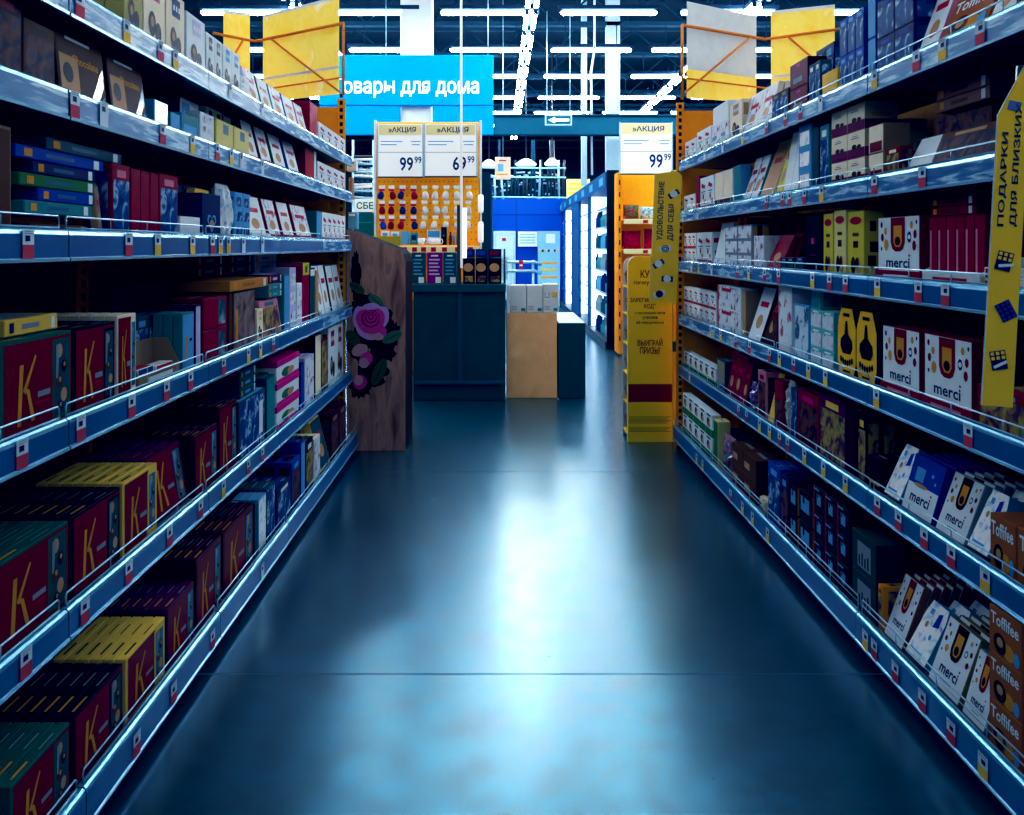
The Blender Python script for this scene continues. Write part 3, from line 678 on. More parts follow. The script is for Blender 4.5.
# fifth shelf down
run('L', 5, -8, 68.5, 'kgreen', 'green edged maroon box with gold letter', h=.222, n=6, t=.036)
run('L', 5, 71, 120.5, 'kblack', 'black edged maroon box with gold letter', h=.224, n=7, t=.036)
run('L', 5, 122.5, 157, 'kgold', 'gold edged maroon box with gold letter', h=.228, n=7, t=.036)
run('L', 5, 159, 192, 'kpurple', 'purple edged maroon box with gold letter', h=.228, n=6, t=.036, lean=9, sb=.06, ysb=.045)
run('L', 5, 194.5, 217, 'kmaroon', 'dark maroon box with gold letter', h=.235, n=5, t=.036, where='nearer row')
run('L', 5, 219, 236.5, 'kmaroon', 'dark maroon box with gold letter', h=.29, n=5, t=.036, where='farther row')
run('L', 5, 239, 265, plain(TEALD, PICB, SKY, [(.75, .2, .9, .8, WHITE)]), 'dark teal gift box', h=.262, n=3, t=.06)
run('L', 5, 266.5, 275, plain(TEALD, TEAL), 'slim teal box', h=.30, n=3, t=.06)
run('L', 5, 240, 256, flatbox(TEALD, SKY), 'flat dark teal box', h=.042, ns=3, t=.2, dz=.264, sb=.06)
run('L', 5, 276.5, 299, tin, 'pink and white fruit box', h=.118, ns=3, t=.14)
run('L', 5, 300.5, 304, plain(NAVY, BLUE), 'navy slim box', h=.27, t=.2)
run('L', 5, 304.5, 314, plain(LILAC, PICW), 'lilac picture box', h=.29, n=3, t=.06)
run('L', 5, 315, 321, plain(BLACK, CREAM), 'black sided cream box', h=.40, n=3, t=.05)
run('L', 5, 321.5, 328, plain(MAROON, PICG), 'maroon gilt box', h=.34, n=3, t=.05)
run('L', 5, 328.5, 343, praline(WHITE, CRIMSON), 'white and maroon praline box', h=.40, n=3, t=.05, nc=2)
# fourth shelf down
run('L', 4, 0, 71.5, 'kgreen', 'green edged maroon box with gold letter', h=.238, n=4, t=.040)
run('L', 4, 73.5, 115, 'kblack', 'black edged maroon box with gold letter', h=.240, n=5, t=.040)
run('L', 4, 117, 136, 'kcream', 'cream edged maroon box with gold letter', h=.253, n=7, t=.036)
run('L', 4, 4, 58, flatbox(GOLD), 'flat yellow box lying on green edged boxes', h=.042, t=.15, dz=.241, sb=.09)
run('L', 4, 139, 180, tray(BROWNK, WHITE, .35), 'open kraft cardboard tray', h=.135, t=.10, name='display_tray', cat='tray', dn='krafttray')
run('L', 4, 142, 158, plain(WHITE, PICB, RED), 'small red and white packet in the cardboard tray', h=.055, t=.05, sb=.06, ysb=.045, dz=.006, dn='pk1')
run('L', 4, 160, 177, plain(WHITE, RED, PICW), 'small pale packet in the cardboard tray', h=.048, t=.05, sb=.06, ysb=.045, dz=.006, dn='pk2')
run('L', 4, 135, 173, photo_box(TEALD, PICB, SKY), 'dark blue box behind the cardboard tray', h=.215, t=.035, n=2, nc=3, sb=.16)
run('L', 4, 122, 188, plain(PURPLE, MAROOND, None, [(.7, .1, .9, .25, GOLDL)]), 'purple box with gilt mark', h=.31, t=.05, nc=5, sb=.30)
run('L', 4, 182, 194, plain(TEAL, SKY, None, [(.3, .2, .42, .6, GOLDL), (.6, .5, .8, .55, BLACK)]), 'teal box with gold letter', h=.218, n=3, t=.034)
run('L', 4, 195.5, 200.5, plain(PURPLE, LILAC), 'slim purple box', h=.24, n=3, t=.034)
run('L', 4, 202.5, 227, plain(MAROON, CRIMSON, None, [(.62, .1, .9, .9, WINP)]), 'maroon box with pale window', h=.128, ns=2, t=.15)
run('L', 4, 229, 232.5, plain(BROWN), 'slim dark brown box', h=.265, t=.2)
run('L', 4, 233, 255, plain(BROWN, picture_mat('wavy_brown_print', [(.06, .02, .02), (.20, .10, .10), (.32, .22, .2), (.08, .02, .03)], 8, .3, 4), None, [(.1, .15, .2, .7, GOLDL)]), 'brown box with gold script', h=.265, n=2, t=.08)
run('L', 4, 230, 268, flatbox(mat('amber_card', (.55, .20, .025), .35), ORANGED), 'wide flat orange box lying on top', h=.046, t=.24, dz=.268, sb=.03)
run('L', 4, 257, 263, praline(CREAM, GOLD), 'cream box with chocolate picture', h=.16, n=3, t=.05)
run('L', 4, 264, 282, photo_box(PINK, PICG, TEAL), 'rose picture box leaning back', h=.19, n=3, t=.035, lean=8)
run('L', 4, 268.5, 282, flatbox(TEAL, MINT), 'flat teal box', h=.034, ns=2, t=.14, dz=.20, sb=.05)
run('L', 4, 268.5, 282, flatbox(PURPLE, LILAC), 'flat purple box over the teal flats', h=.045, t=.14, dz=.272, sb=.06)
run('L', 4, 284, 289, plain(TEAL, SKY), 'light blue upright box', h=.31, t=.12)
run('L', 4, 289.5, 296, towerbox(LILAC, PICW), 'tall lilac patterned box', h=.345, n=2, t=.08)
run('L', 4, 297, 302, towerbox(WHITE, PICW), 'small pale patterned box', h=.25, n=2, t=.08)
run('L', 4, 302.8, 309, plain(MAGENTA, CRIMSON, LIME, [(0, .8, 1, 1, LIME), (.3, .84, .7, .95, CHOC)], CRIMSON), 'crimson box with lime top band', h=.365, n=2, t=.07)
run('L', 4, 309.8, 315, plain(NAVY, TEALD, None, [(.1, .85, .9, .97, WHITE)]), 'navy box with white cap', h=.33, n=2, t=.07)
run('L', 4, 315.5, 318.5, plain(ORANGE, TAN), 'slim orange box', h=.31, n=2, t=.07)
run('L', 4, 319.5, 331, slab(WHITE, NAVY), 'white faced slab leaning back', h=.34, n=3, t=.03, lean=10, nc=2)
run('L', 4, 332.5, 344, slab(WHITE, BROWN), 'white slab with brown edges', h=.33, n=3, t=.03, lean=10, nc=2)
for i, (p0, p1, mm, dd) in enumerate(((196, 223.5, BROWN, 'dark brown'), (229.5, 252, TEALD, 'dark teal'), (254, 277, LILAC, 'mauve'))):
    run('L', 4, p0, p1, flatbox(mm, GREYC), 'flat %s box in the raised back pile' % dd, h=.05, ns=2, t=.14, dz=.318, sb=.27)
    run('L', 4, p0, p1, plain(mm), 'upright %s box under the back pile' % dd, h=.316, t=.14, sb=.27)
# third shelf down
run('L', 3, -30, 11.5, plain(BROWNK, BROWN), 'plain brown cardboard box', h=.258, t=.25)
for i, (p0, p1, mm, dd) in enumerate(((30, 88, BROWN, 'brown'), (24, 92, TEAL, 'teal'), (38, 96, BLUE, 'blue'), (19, 97, GREENL, 'green gilt'), (32, 96, NAVY, 'navy'), (15, 104, BLUE, 'bright blue'), (46, 122, TEALD, 'dark teal'))):
    run('L', 3, p0, p1, flatbox(mm, CLEARB), 'flat %s box in the wrapped stack' % dd, h=.033, t=.19, dz=i * .034 + (.012 if i else 0) - (.012 if i == 0 else 0) + .012, sb=.06)
run('L', 3, 98.5, 103, slab(BROWNK, TAN), 'brown card leaning beside the stack', h=.15, t=.02, lean=6)
run('L', 3, 112, 130, photo_box(CRIMSON, PICB, PINK), 'red gift box with blue picture', h=.226, t=.09, where='nearer one')
run('L', 3, 130.6, 158.5, plain(MAROON, CRIMSON), 'plain red gift box', h=.222, t=.09, nc=3)
run('L', 3, 159.2, 178, photo_box(CRIMSON, PICB, PINK), 'red gift box with blue picture', h=.226, t=.09, where='farther one')
run('L', 3, 180, 200, tray(WHITE, WHITE, .95), 'small white tray', h=.09, t=.10, name='display_tray', cat='tray', dn='whitetray')
run('L', 3, 181, 199, foilpack(CLEARB, 4), 'blue film gift bag behind the white tray', h=.23, t=.05, nc=2, sb=.19, name='gift_bag', cat='bag')
run('L', 3, 202, 220.5, heart_box, 'navy box with blue heart and gold insert', h=.215, t=.13)
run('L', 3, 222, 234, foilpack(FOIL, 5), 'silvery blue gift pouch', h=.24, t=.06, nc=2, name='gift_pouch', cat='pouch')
run('L', 3, 235, 250, towerbox(SKY, PICB), 'tall light blue box', h=.215, n=2, t=.07, nc=2)
for i, (p0, p1) in enumerate(((252, 271), (272, 285), (286, 298), (299, 315))):
    wh = ['nearest', 'second', 'third', 'farthest'][i]
    run('L', 3, p0, p1, tray(CRIMSON if i else WHITE, RED if not i else WHITE, .6), 'low %s display tray, %s of the slab trays' % ('red' if i else 'white', wh), h=.06, t=.16, sb=.035, name='display_tray', cat='tray', dn='slabtray%d' % bool(i))
    run('L', 3, p0 + .7, p1 - .7, slab(PICW if i % 2 else WHITE, CRIMSON), 'white card box with red edges', h=.215, t=.022, n=4, lean=14, sb=.048, ysb=.035, dz=.006, where='in %s tray' % wh)
run('L', 3, 316.5, 321, plain(TEAL, SKY), 'light teal box', h=.20, t=.10)
run('L', 3, 322, 345, redwhite, 'white box with red mark', h=.20, t=.06, n=2, nc=5)
# second shelf down
run('L', 2, -12, 22, photo_box(MAROOND, PICD, MAROON), 'dark wine red box', h=.26, t=.06, nc=1)
run('L', 2, 23, 55, photo_box(BROWN, PICD, CHOC), 'dark brown praline box', h=.17, t=.08)
run('L', 2, 60, 108, bookbox, 'brown film wrapped chocolate pack', h=.222, t=.035, lean=6, n=2, where='nearer stack')
run('L', 2, 112, 148, bookbox, 'brown film wrapped chocolate pack', h=.222, t=.035, lean=7, n=2, where='farther stack')
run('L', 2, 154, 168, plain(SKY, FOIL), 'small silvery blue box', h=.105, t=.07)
run('L', 2, 170, 180, plain(TEAL, SKY), 'low teal box in front', h=.085, t=.05)
run('L', 2, 181.5, 198, plain(SKY, TEAL, None, [(.1, .3, .9, .6, SKY)]), 'low light blue box', h=.10, t=.05)
run('L', 2, 179, 199, plain(NAVY, WHITE, None, [(.1, .5, .5, .9, SKY)], TEALD), 'white and navy box at the back', h=.19, t=.10, sb=.115)
run('L', 2, 200, 214, towerbox(WHITE, PICW), 'white box with flower print', h=.135, t=.06)
run('L', 2, 206, 222, praline(WHITE, CHOC), 'white box with brown band at the back', h=.22, t=.07, nc=2, sb=.125)
run('L', 2, 215.5, 249, plain(LIME, YELLOWP, None, [(.4, .6, .7, .9, GREYC)]), 'yellow green box', h=.135, t=.06, nc=2)
run('L', 2, 223, 231, plain(GREYC, WHITE, None, [(.1, .7, .9, .85, CHOC)]), 'white and grey box at the back', h=.20, t=.08, nc=1, sb=.125)
for i, (p0, p1, ed) in enumerate(((251, 263, CRIMSON), (264, 276, BROWN), (277, 290, GREENL), (291, 303, BLUE))):
    wh = ['nearest', 'second', 'third', 'farthest'][i]
    run('L', 2, p0, p1, tray(CRIMSON if i < 2 else TEAL, WHITE, .6), '%s display tray, %s of the slab trays' % ('red' if i < 2 else 'teal', wh), h=.055, t=.16, sb=.035, name='display_tray', cat='tray', dn='slabt%d' % (i < 2))
    run('L', 2, p0 + .7, p1 - .7, slab(PICW if i % 2 else WHITE, ed), 'white card box with coloured edges', h=.21, t=.024, n=4, lean=14, sb=.048, ysb=.035, dz=.006, where='in %s tray' % wh)
run('L', 2, 305, 316, plain(CRIMSON, RED, None, [(.8, 0, 1, 1, WHITE)]), 'bright red upright box', h=.235, t=.06, n=2)
run('L', 2, 317.5, 345, redwhite, 'white box with red mark', h=.155, t=.06, n=2, nc=4)
# top shelf
run('L', 1, 124, 142.5, praline(mat('mustard_card', (.42, .36, .10), .4), CREAM), 'mustard praline box', h=.235, t=.06, n=2)
run('L', 1, 143.5, 165, praline(CREAM, PINK), 'cream praline box with pink patch', h=.25, t=.06, n=2)
run('L', 1, 166, 184.5, praline(CREAM, NAVY), 'cream praline box with navy patch', h=.24, t=.06, n=2)
run('L', 1, 186.5, 205, praline(WHITE, LILAC), 'white praline box', h=.215, t=.06, n=2)
run('L', 1, 206.2, 222, praline(WHITE, CHOC), 'white box with brown patch', h=.19, t=.06, n=2, nc=2)
run('L', 1, 223, 240, praline(WHITE, SKY), 'white box with sky blue patch', h=.19, t=.06, n=2, nc=2)
run('L', 1, 241, 249, towerbox(WHITE, PICW), 'small white patterned box', h=.11, t=.05)
for i, (p0, p1, ed) in enumerate(((250, 262, LILAC), (263, 274, GREENL), (275, 287, TEAL), (288, 299, BLUE), (300, 308, PINK))):
    wh = ['nearest', 'second', 'third', 'fourth', 'farthest'][i]
    run('L', 1, p0, p1, slab(WHITE if i % 2 else PICW, ed), 'white slab with coloured edges', h=.18, t=.024, n=4, lean=14, sb=.042, where='in the %s stack' % wh)
run('L', 1, 309.5, 317, plain(CRIMSON, RED), 'red box beside the white slabs', h=.23, t=.06, n=2)
run('L', 1, 318.5, 345, redwhite, 'white box with red mark', h=.14, t=.06, n=2, nc=4)

# ================= RIGHT SIDE =================================================
# top shelf
run('R', 1, 685, 696, redwhite, 'white and pink box', h=.16, t=.06, nc=2)
run('R', 1, 697, 711, redwhite, 'white box with red mark', h=.185, t=.06, nc=2)
run('R', 1, 712, 729, plain(WHITE, PICW, None, [(.1, .4, .6, .55, GREYC)]), 'white box with grey patch', h=.17, t=.06, nc=2)
run('R', 1, 713, 728, plain(WHITE, WHITE), 'large plain white box at the back', h=.34, t=.1, sb=.13)
run('R', 1, 730, 742, praline(CREAM, TAN), 'cream box with caramel picture', h=.24, t=.05, n=2)
run('R', 1, 743, 770, slab(PICW, CREAM), 'pale floral slab leaning back', h=.245, t=.03, n=2, nc=2, lean=12)
run('R', 1, 772, 788.5, photo_box(BROWN, PICB, GREYC), 'small brown and blue box', h=.155, t=.06, nc=2)
run('R', 1, 790, 808, plain(MAROOND, MAROON, None, [(.2, .2, .7, .4, GREYC), (.4, .8, .6, .9, MAGENTA)]), 'dark maroon box', h=.125, t=.09, ns=2, nc=1)
run('R', 1, 809, 820.5, photo_box(TEALD, PICB, WHITE), 'blue photo box', h=.20, t=.05, nc=2, where='beside yellow box')
run('R', 1, 822, 838, plain(YELLOW, YELLOW, None, [(.2, .6, .8, .7, GOLD), (.2, .3, .8, .35, GOLD)]), 'yellow box behind wire guard', h=.125, t=.06)
run('R', 1, 816, 834, photo_box(NAVY, PICB, SKY), 'tall blue city picture box at the back', h=.31, t=.05, nc=2, sb=.15)
run('R', 1, 839.5, 864, photo_box(BLUE, PICB, SKY), 'blue city picture box', h=.155, t=.06, ns=2, nc=3)
run('R', 1, 868, 876, plain(BLUE, SKY), 'bright blue box', h=.165, t=.07, ns=2)
run('R', 1, 877, 914, photo_box(NAVY, PICB, BLUE, .04), 'navy box with castle skyline picture', h=.145, t=.08, ns=2, nc=2, dn='navyskyline')
run('R', 1, 916, 936, slab(WHITE, PINK), 'white slab leaning back', h=.26, t=.03, n=3, lean=20)
run('R', 1, 938, 984, caramel(), 'brown caramel box tilted back', h=.16, t=.05, n=2, lean=24)
run('R', 1, 986, 1012, slab(WHITE, MAROON), 'white and maroon slab leaning back', h=.20, t=.03, n=2, lean=24)
run('R', 1, 1016, 1060, photo_box(MAROON, PICG, GOLD), 'maroon picture box', h=.2, t=.06)
# second shelf
run('R', 2, 684, 695, redwhite, 'small white box', h=.14, t=.06, nc=2)
run('R', 2, 696, 699.5, plain(CRIMSON), 'slim crimson box', h=.26, t=.08)
run('R', 2, 700.3, 714, redwhite, 'white box with red mark', h=.235, t=.06, nc=2)
run('R', 2, 715, 733, plain(WHITE, CREAM, None, [(0, .1, 1, .25, BROWN)]), 'cream box with brown band', h=.235, t=.06, nc=2)
run('R', 2, 734, 741, plain(SKY, TEAL), 'sky blue box', h=.24, t=.06)
run('R', 2, 742, 757, slab(PICW, TEAL), 'white picture slab leaning back', h=.28, t=.022, n=4, lean=18, nc=2)
run('R', 2, 758.5, 771, slab(TAN, CREAM), 'wooden toned slab leaning back', h=.35, t=.022, n=3, lean=20, nc=1)
run('R', 2, 774.5, 781, slab(LIME, GOLD), 'lime slab leaning back', h=.33, t=.022, n=3, lean=16, nc=1)
run('R', 2, 782, 797, wedge(WHITE, CRIMSON), 'white pack with red figure', h=.34, t=.07, nc=2)
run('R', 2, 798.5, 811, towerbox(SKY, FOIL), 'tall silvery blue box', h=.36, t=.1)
run('R', 2, 812.5, 819, plain(BLACK, TEALD), 'black narrow box', h=.30, t=.1)
run('R', 2, 820, 829, photo_box(TEAL, PICB, WHITE), 'tall pale blue box', h=.29, t=.1)
BEI = praline(mat('beige_card', (.50, .42, .28), .45), CREAM, MAROON)
def beige(b, w, d, h):
    b.box((-w / 2, 0, 0), (w / 2, d, h), CREAM, .002); fr(b, w, h, 0, 0, 1, .36, mat('plum_band', (.16, .004, .06), .4)); fr(b, w, h, .22, .72, .66, .76, GREYC, .0012); fr(b, w, h, .3, .80, .58, .83, GREYC, .0012); fe(b, w, h, .4, .42, .14, .1, CHOC); fe(b, w, h, .68, .40, .12, .09, CHOC)
    for rt in (0, 1): sr(b, w, d, h, rt, .0, .36, 1, 1, mat('beige_card', (.50, .42, .28), .45)); sr(b, w, d, h, rt, 0, 0, 1, .36, mat('plum_band', (.16, .004, .06), .4)); sr(b, w, d, h, rt, .2, .45, .8, .6, TAN, .0014)
run('R', 2, 831.5, 865, beige, 'beige and plum praline box', h=.112, t=.13, ns=3, nc=2)
run('R', 2, 868.5, 884, plain(BROWNK, CREAM, None, [(.1, .05, .9, .4, MAROON)]), 'tan and plum box', h=.108, t=.10, ns=2)
run('R', 2, 868.5, 902, plain(mat('beige_card', (.5, .42, .28), .45), BROWN, None, [(.05, .4, .4, .9, CREAM)]), 'beige shadowed box at the back', h=.26, t=.1, sb=.2, nc=2)
run('R', 2, 886, 900, photo_box(MAROON, PICG, CREAM), 'small chocolate picture box', h=.115, t=.05)
run('R', 2, 902, 928, wedge(WHITE, CRIMSON), 'white folded pack with red base', h=.135, t=.09)
run('R', 2, 903, 932, checker, 'red and white checkered box with gold bows', h=.15, t=.06, lean=18, sb=.19)
run('R', 2, 930, 992, photo_box(BROWN, PICD, TAN), 'wide dark picture box propped on shelf', h=.115, t=.06, lean=22)
run('R', 2, 934, 992, plain(BROWN, PICD), 'tall dark flower picture box', h=.21, t=.06, sb=.15, n=2)
run('R', 2, 936, 990, flatbox(mat('rose_brown_card', (.24, .09, .07), .4), BROWN), 'flat rosy brown box on top', h=.04, ns=2, t=.16, dz=.212, sb=.12)
# third shelf
run('R', 3, 684, 696, redwhite, 'small white box with red mark', h=.115, t=.05, nc=3, ns=2)
run('R', 3, 697, 712, redwhite, 'white box with red mark', h=.23, t=.06, nc=2)
run('R', 3, 713, 724, wedge(WHITE, LILAC), 'white tapered pack', h=.285, t=.08)
def goldtin(b, w, d, h):
    b.box((-w / 2, 0, 0), (w / 2, d, h), GREYC, .002); fr(b, w, h, .05, .1, .95, .9, PICW)
    for rt in (0, 1): sr(b, w, d, h, rt, .05, .3, .95, .8, GOLDL); sr(b, w, d, h, rt, .3, .1, .6, .95, CHOC, .0013)
run('R', 3, 725, 752, goldtin, 'white box with gold pralines on the side', h=.085, t=.1, ns=3, nc=2)
run('R', 3, 754, 764, plain(WHITE, PICW), 'white upright box', h=.19, t=.06, n=2)
run('R', 3, 765.5, 779, slab(CRIMSON, CRIMSON), 'red card leaning back', h=.20, t=.03, n=2, lean=25)
run('R', 3, 796, 812, plain(MAROON, CRIMSON, None, [(.3, .5, .7, .6, PINK)]), 'dark red wide box at the back', h=.21, t=.06, sb=.21)
run('R', 3, 780.5, 794, photo_box(BLACK, TEALD, SKY), 'small black box', h=.075, t=.06, nc=2)
run('R', 3, 796, 803.5, photo_box(NAVY, TEALD, SKY), 'small navy box', h=.08, t=.06)
run('R', 3, 805, 822, plain(BLACK, BLACK, None, [(.4, .52, .55, .62, MAGENTA), (.3, .32, .7, .35, PURPLE)]), 'tall black box with magenta mark', h=.275, t=.12)
run('R', 3, 823.5, 833, dragee_box(), 'lime yellow praline box', h=.275, t=.08, where='first of three from the black box')
run('R', 3, 834, 846, dragee_box(YELLOWP), 'pale yellow praline box', h=.285, t=.08)
run('R', 3, 848, 864, dragee_box(LIME), 'shadowed lime praline box', h=.275, t=.08, where='beside the bay gap')
TR_R = tray(CRIMSON, PINK, .45)
run('R', 3, 875, 920, tray(CRIMSON, WHITE, .45), 'red display tray holding white heart-lettered boxes', h=.10, t=.22, sb=.04, name='display_tray', cat='tray', dn='redtray')
run('R', 3, 876.5, 918.5, merci(), 'white gift box with star pattern', h=.235, t=.042, n=4, sb=.046, ysb=.04, dz=.006)
run('R', 3, 922, 980, tray(WHITE, RED, .5), 'white display tray for red slim boxes', h=.10, t=.2, sb=.04, name='display_tray', cat='tray', dn='whitetrayR')
run('R', 3, 923.5, 978.5, plain(MAROON, CRIMSON, None, [(.1, .2, .3, .8, PINK)]), 'slim red upright box', h=.225, t=.15, nc=6, sb=.06, ysb=.04, dz=.006)
run('R', 3, 984, 1016, plain(CREAM, WHITE, None, [(.05, .1, .2, .9, CRIMSON)]), 'flat cream bar box', h=.035, t=.15, ns=2)
run('R', 3, 930, 976, flatbox(MAROON, BROWN), 'flat maroon box on top of red boxes', h=.03, ns=2, t=.11, dz=.233, sb=.07)
# fourth shelf
run('R', 4, 684, 716, redwhite, 'small white box with red mark', h=.115, t=.05, nc=6, ns=2)
run('R', 4, 717.5, 741, plain(WHITE, PICW, None, [(0, 0, .06, 1, RED), (.2, .75, .6, .9, RED)], WHITE), 'white carton with red stripe', h=.145, ns=2, t=.12, dn='cartonred')
run('R', 4, 742.5, 746, plain(BROWNK, TAN), 'slim tan box', h=.28, t=.10)
run('R', 4, 747.5, 760, slab(WHITE, BROWN), 'pale slab with brown edges leaning back', h=.32, t=.03, n=3, lean=18)
run('R', 4, 762, 771, slab(CHOC, BROWN), 'dark brown slab leaning back', h=.31, t=.03, n=3, lean=18)
run('R', 4, 772.5, 777, photo_box(MAROON, PICD, BROWN), 'small maroon box', h=.20, t=.06)
run('R', 4, 778.5, 792, plain(WHITE, picture_mat('red_figure_picture', [(.70, .76, .82), (.66, .74, .8), (.5, .08, .08), (.2, .1, .1)], 14, .3, 1, [.3, .56, .62, .7]), None), 'tall white box with red figure', h=.35, t=.12)
run('R', 4, 794.5, 809, plain(SKY, picture_mat('blue_figure_picture', [(.62, .72, .8), (.5, .64, .76), (.02, .06, .12), (.1, .2, .35)], 12, .3, 1, [.3, .52, .6, .7])), 'white box with dark blue figure', h=.265, t=.10)
run('R', 4, 810.5, 834, photo_box(MINT, PICW, WHITE), 'mint green box', h=.085, t=.11, ns=3, nc=2)
run('R', 4, 811.5, 820, photo_box(MINT, TEAL, WHITE), 'mint green box topping the mint stack', h=.085, t=.10, dz=.26)
run('R', 4, 837.5, 877, bottle_box, 'yellow box with black bottle outline', h=.285, t=.085, nc=2, gap=.008)
run('R', 4, 852, 900, plain(YELLOW, YELLOW, None, [(.8, 0, 1, 1, BLACK)]), 'plain yellow box at the back', h=.295, t=.09, nc=3, sb=.24, gap=.02)
for i, (p0, p1) in enumerate(((880, 919.5), (921.5, 972))):
    wh = ('beside yellow boxes', 'nearer the camera')[i]
    run('R', 4, p0, p1, tray(CRIMSON, PINK, .4), 'red display tray %s' % wh, h=.10, t=.22, sb=.04, name='display_tray', cat='tray', dn='redtrayb')
    run('R', 4, p0 + 1.2, p1 - 1.2, merci(), 'white gift box with star pattern', h=.243 if i == 0 else .245, t=.042, n=4, sb=.046, ysb=.04, dz=.006, where='tray %s' % wh)
run('R', 4, 977, 1030, photo_box(MAROON, PICG, SKY), 'low maroon picture box behind the banner', h=.13, t=.2, nc=1)
# fifth shelf
run('R', 5, 684, 716, snack, 'white and green snack box', h=.125, t=.06, nc=6, ns=1)
run('R', 5, 717.5, 725, plain(TEALD, CLEARB), 'clear blue film pack', h=.20, t=.07)
run('R', 5, 726.5, 739, slab(MAROON, MAGENTA), 'maroon slab with magenta edge leaning back', h=.27, t=.025, n=3, lean=10, nc=2)
run('R', 5, 740.5, 746, slab(MAROON, PURPLE), 'purple edged slab leaning back', h=.25, t=.025, n=3, lean=10)
run('R', 5, 747, 757, foilpack(picture_mat('purple_film', [(.03, .01, .06), (.2, .03, .16), (.06, .08, .4), (.5, .45, .6)], 20, .2), 8), 'purple sweets bag', h=.16, t=.06, name='sweets_bag', cat='bag')
run('R', 5, 758, 766, photo_box(PINK, PICD, MAROON), 'dusty rose box', h=.255, t=.08)
run('R', 5, 767.5, 773, wedge(GOLD, GREENL), 'gold tapered pack', h=.26, t=.08)
run('R', 5, 774.5, 783, plain(MAROON, CRIMSON, None, [(.1, .1, .9, .6, PICD)]), 'narrow maroon box', h=.25, t=.08)
run('R', 5, 784, 789.5, foilpack(mat('white_sack', (.55, .56, .55), .6), 9), 'white fabric pouch', h=.265, t=.06, name='gift_pouch', cat='pouch')
run('R', 5, 791, 797, plain(TEALD, PICB), 'dark teal slim box', h=.245, t=.10)
run('R', 5, 798, 818.5, photo_box(CRIMSON, PICD, MAGENTA), 'maroon box with magenta top', h=.255, n=3, t=.04, dn='magtop')
run('R', 5, 820, 845.5, photo_box(PURPLE, PICG, GOLD, .02), 'colourful picture box with gold motif', h=.285, n=3, t=.05)
run('R', 5, 847, 856, plain(BLACK, MAROOND), 'black narrow box', h=.27, n=2, t=.06)
run('R', 5, 858, 866, photo_box(BLACK, PICG, GOLD), 'black box with gold corner', h=.27, n=2, t=.06)
run('R', 5, 869, 881, plain(MAROOND, BLACK, None, [(.1, .2, .9, .3, GOLD)]), 'dark box with gold stripe', h=.13, n=2, t=.06)
run('R', 5, 884, 899, filmbox, 'white pack in crinkled silvery film', h=.20, t=.05, lean=24, name='film_pack', cat='pack', where='beside the blue lettered boxes')
run('R', 5, 901, 931, merci_blue(), 'blue and white lettered box', h=.20, n=6, t=.026, lean=16)
run('R', 5, 935, 964, merci(WHITE, GREYC, CHOC), 'white lettered box with golden praline', h=.20, n=5, t=.026, lean=20)
run('R', 5, 967, 987, filmbox, 'white pack in crinkled silvery film', h=.19, t=.05, n=2, lean=24, name='film_pack', cat='pack', where='beside the caramel boxes')
run('R', 5, 990, 1016, caramel(), 'brown caramel box', h=.16, n=1, t=.14, ns=1, where='farther one')
run('R', 5, 1017, 1060, caramel(), 'brown caramel box', h=.16, n=1, t=.14, ns=1, where='nearer one')
run('R', 5, 884, 930, photo_box(BROWN, MAROOND, TAN), 'dark brown box at the back', h=.235, t=.05, sb=.33, nc=2)
# lowest shelf
run('R', 6, 683, 712, snack, 'white and green snack box', h=.15, t=.06, nc=5, ns=2)
run('R', 6, 713.5, 718, plain(YELLOWP, GREENL), 'pale green slim box', h=.29, t=.08)
run('R', 6, 720, 730, foilpack(picture_mat('dark_pink_film', [(.12, .01, .03), (.35, .06, .12), (.1, .2, .4), (.3, .15, .05)], 20, .2), 14), 'red and blue sweets pouch', h=.24, t=.07, name='sweets_bag', cat='bag')
run('R', 6, 732, 756, plain(BROWN, BROWN, None, [(.1, .3, .5, .6, TAN)]), 'brown carton', h=.12, t=.14, ns=2, nc=2)
run('R', 6, 757.5, 765, foilpack(mat('cream_film', (.6, .52, .30), .3), 15), 'small cream sachet', h=.07, t=.06, name='sachet', cat='sachet')
run('R', 6, 768, 780, photo_box(BLUE, PICB, SKY, .02), 'dark blue night picture box', h=.30, t=.05, n=3)
run('R', 6, 781, 788, photo_box(NAVY, PICD, SKY, .02), 'navy picture box', h=.29, t=.05, n=3)
run('R', 6, 790, 797, yellowdark, 'black box with ochre side', h=.14, t=.12, ns=2, where='farther stack', dn='yd1')
run('R', 6, 799, 812, yellowdark, 'black box with ochre side', h=.145, t=.12, ns=2, where='nearer stack', dn='yd2')
run('R', 6, 813.5, 850, tinyphoto, 'black and maroon box with pale blue label', h=.118, t=.1, ns=3, nc=3)
run('R', 6, 852, 876, greenphoto, 'bottle green box with grey picture', h=.15, t=.1, ns=2, nc=1)
run('R', 6, 852, 878, plain(mat('bottle_green_card', (.008, .05, .045), .35), TEALD), 'plain dark green box at the back', h=.32, t=.1, sb=.16, nc=2)
run('R', 6, 878, 882.5, photo_box(ORANGE, PICG, RED), 'orange patterned box', h=.17, t=.14)
run('R', 6, 884, 902, merci(WHITE, mat('cocoa_edges', (.26, .10, .06), .4)), 'white lettered box with brown edges', h=.232, n=9, t=.028, lean=20)
run('R', 6, 905, 924, filmbox, 'white pack in crinkled silvery film', h=.20, t=.05, n=3, lean=28, name='film_pack', cat='pack')
run('R', 6, 928, 958, merci(WHITE, mat('olive_card', (.20, .16, .05), .4), CHOC), 'white lettered box with golden praline', h=.215, n=6, t=.028, lean=20)
run('R', 6, 962, 984, merci(WHITE, GREYC), 'white lettered box with grey edges', h=.20, n=3, t=.028, lean=16)
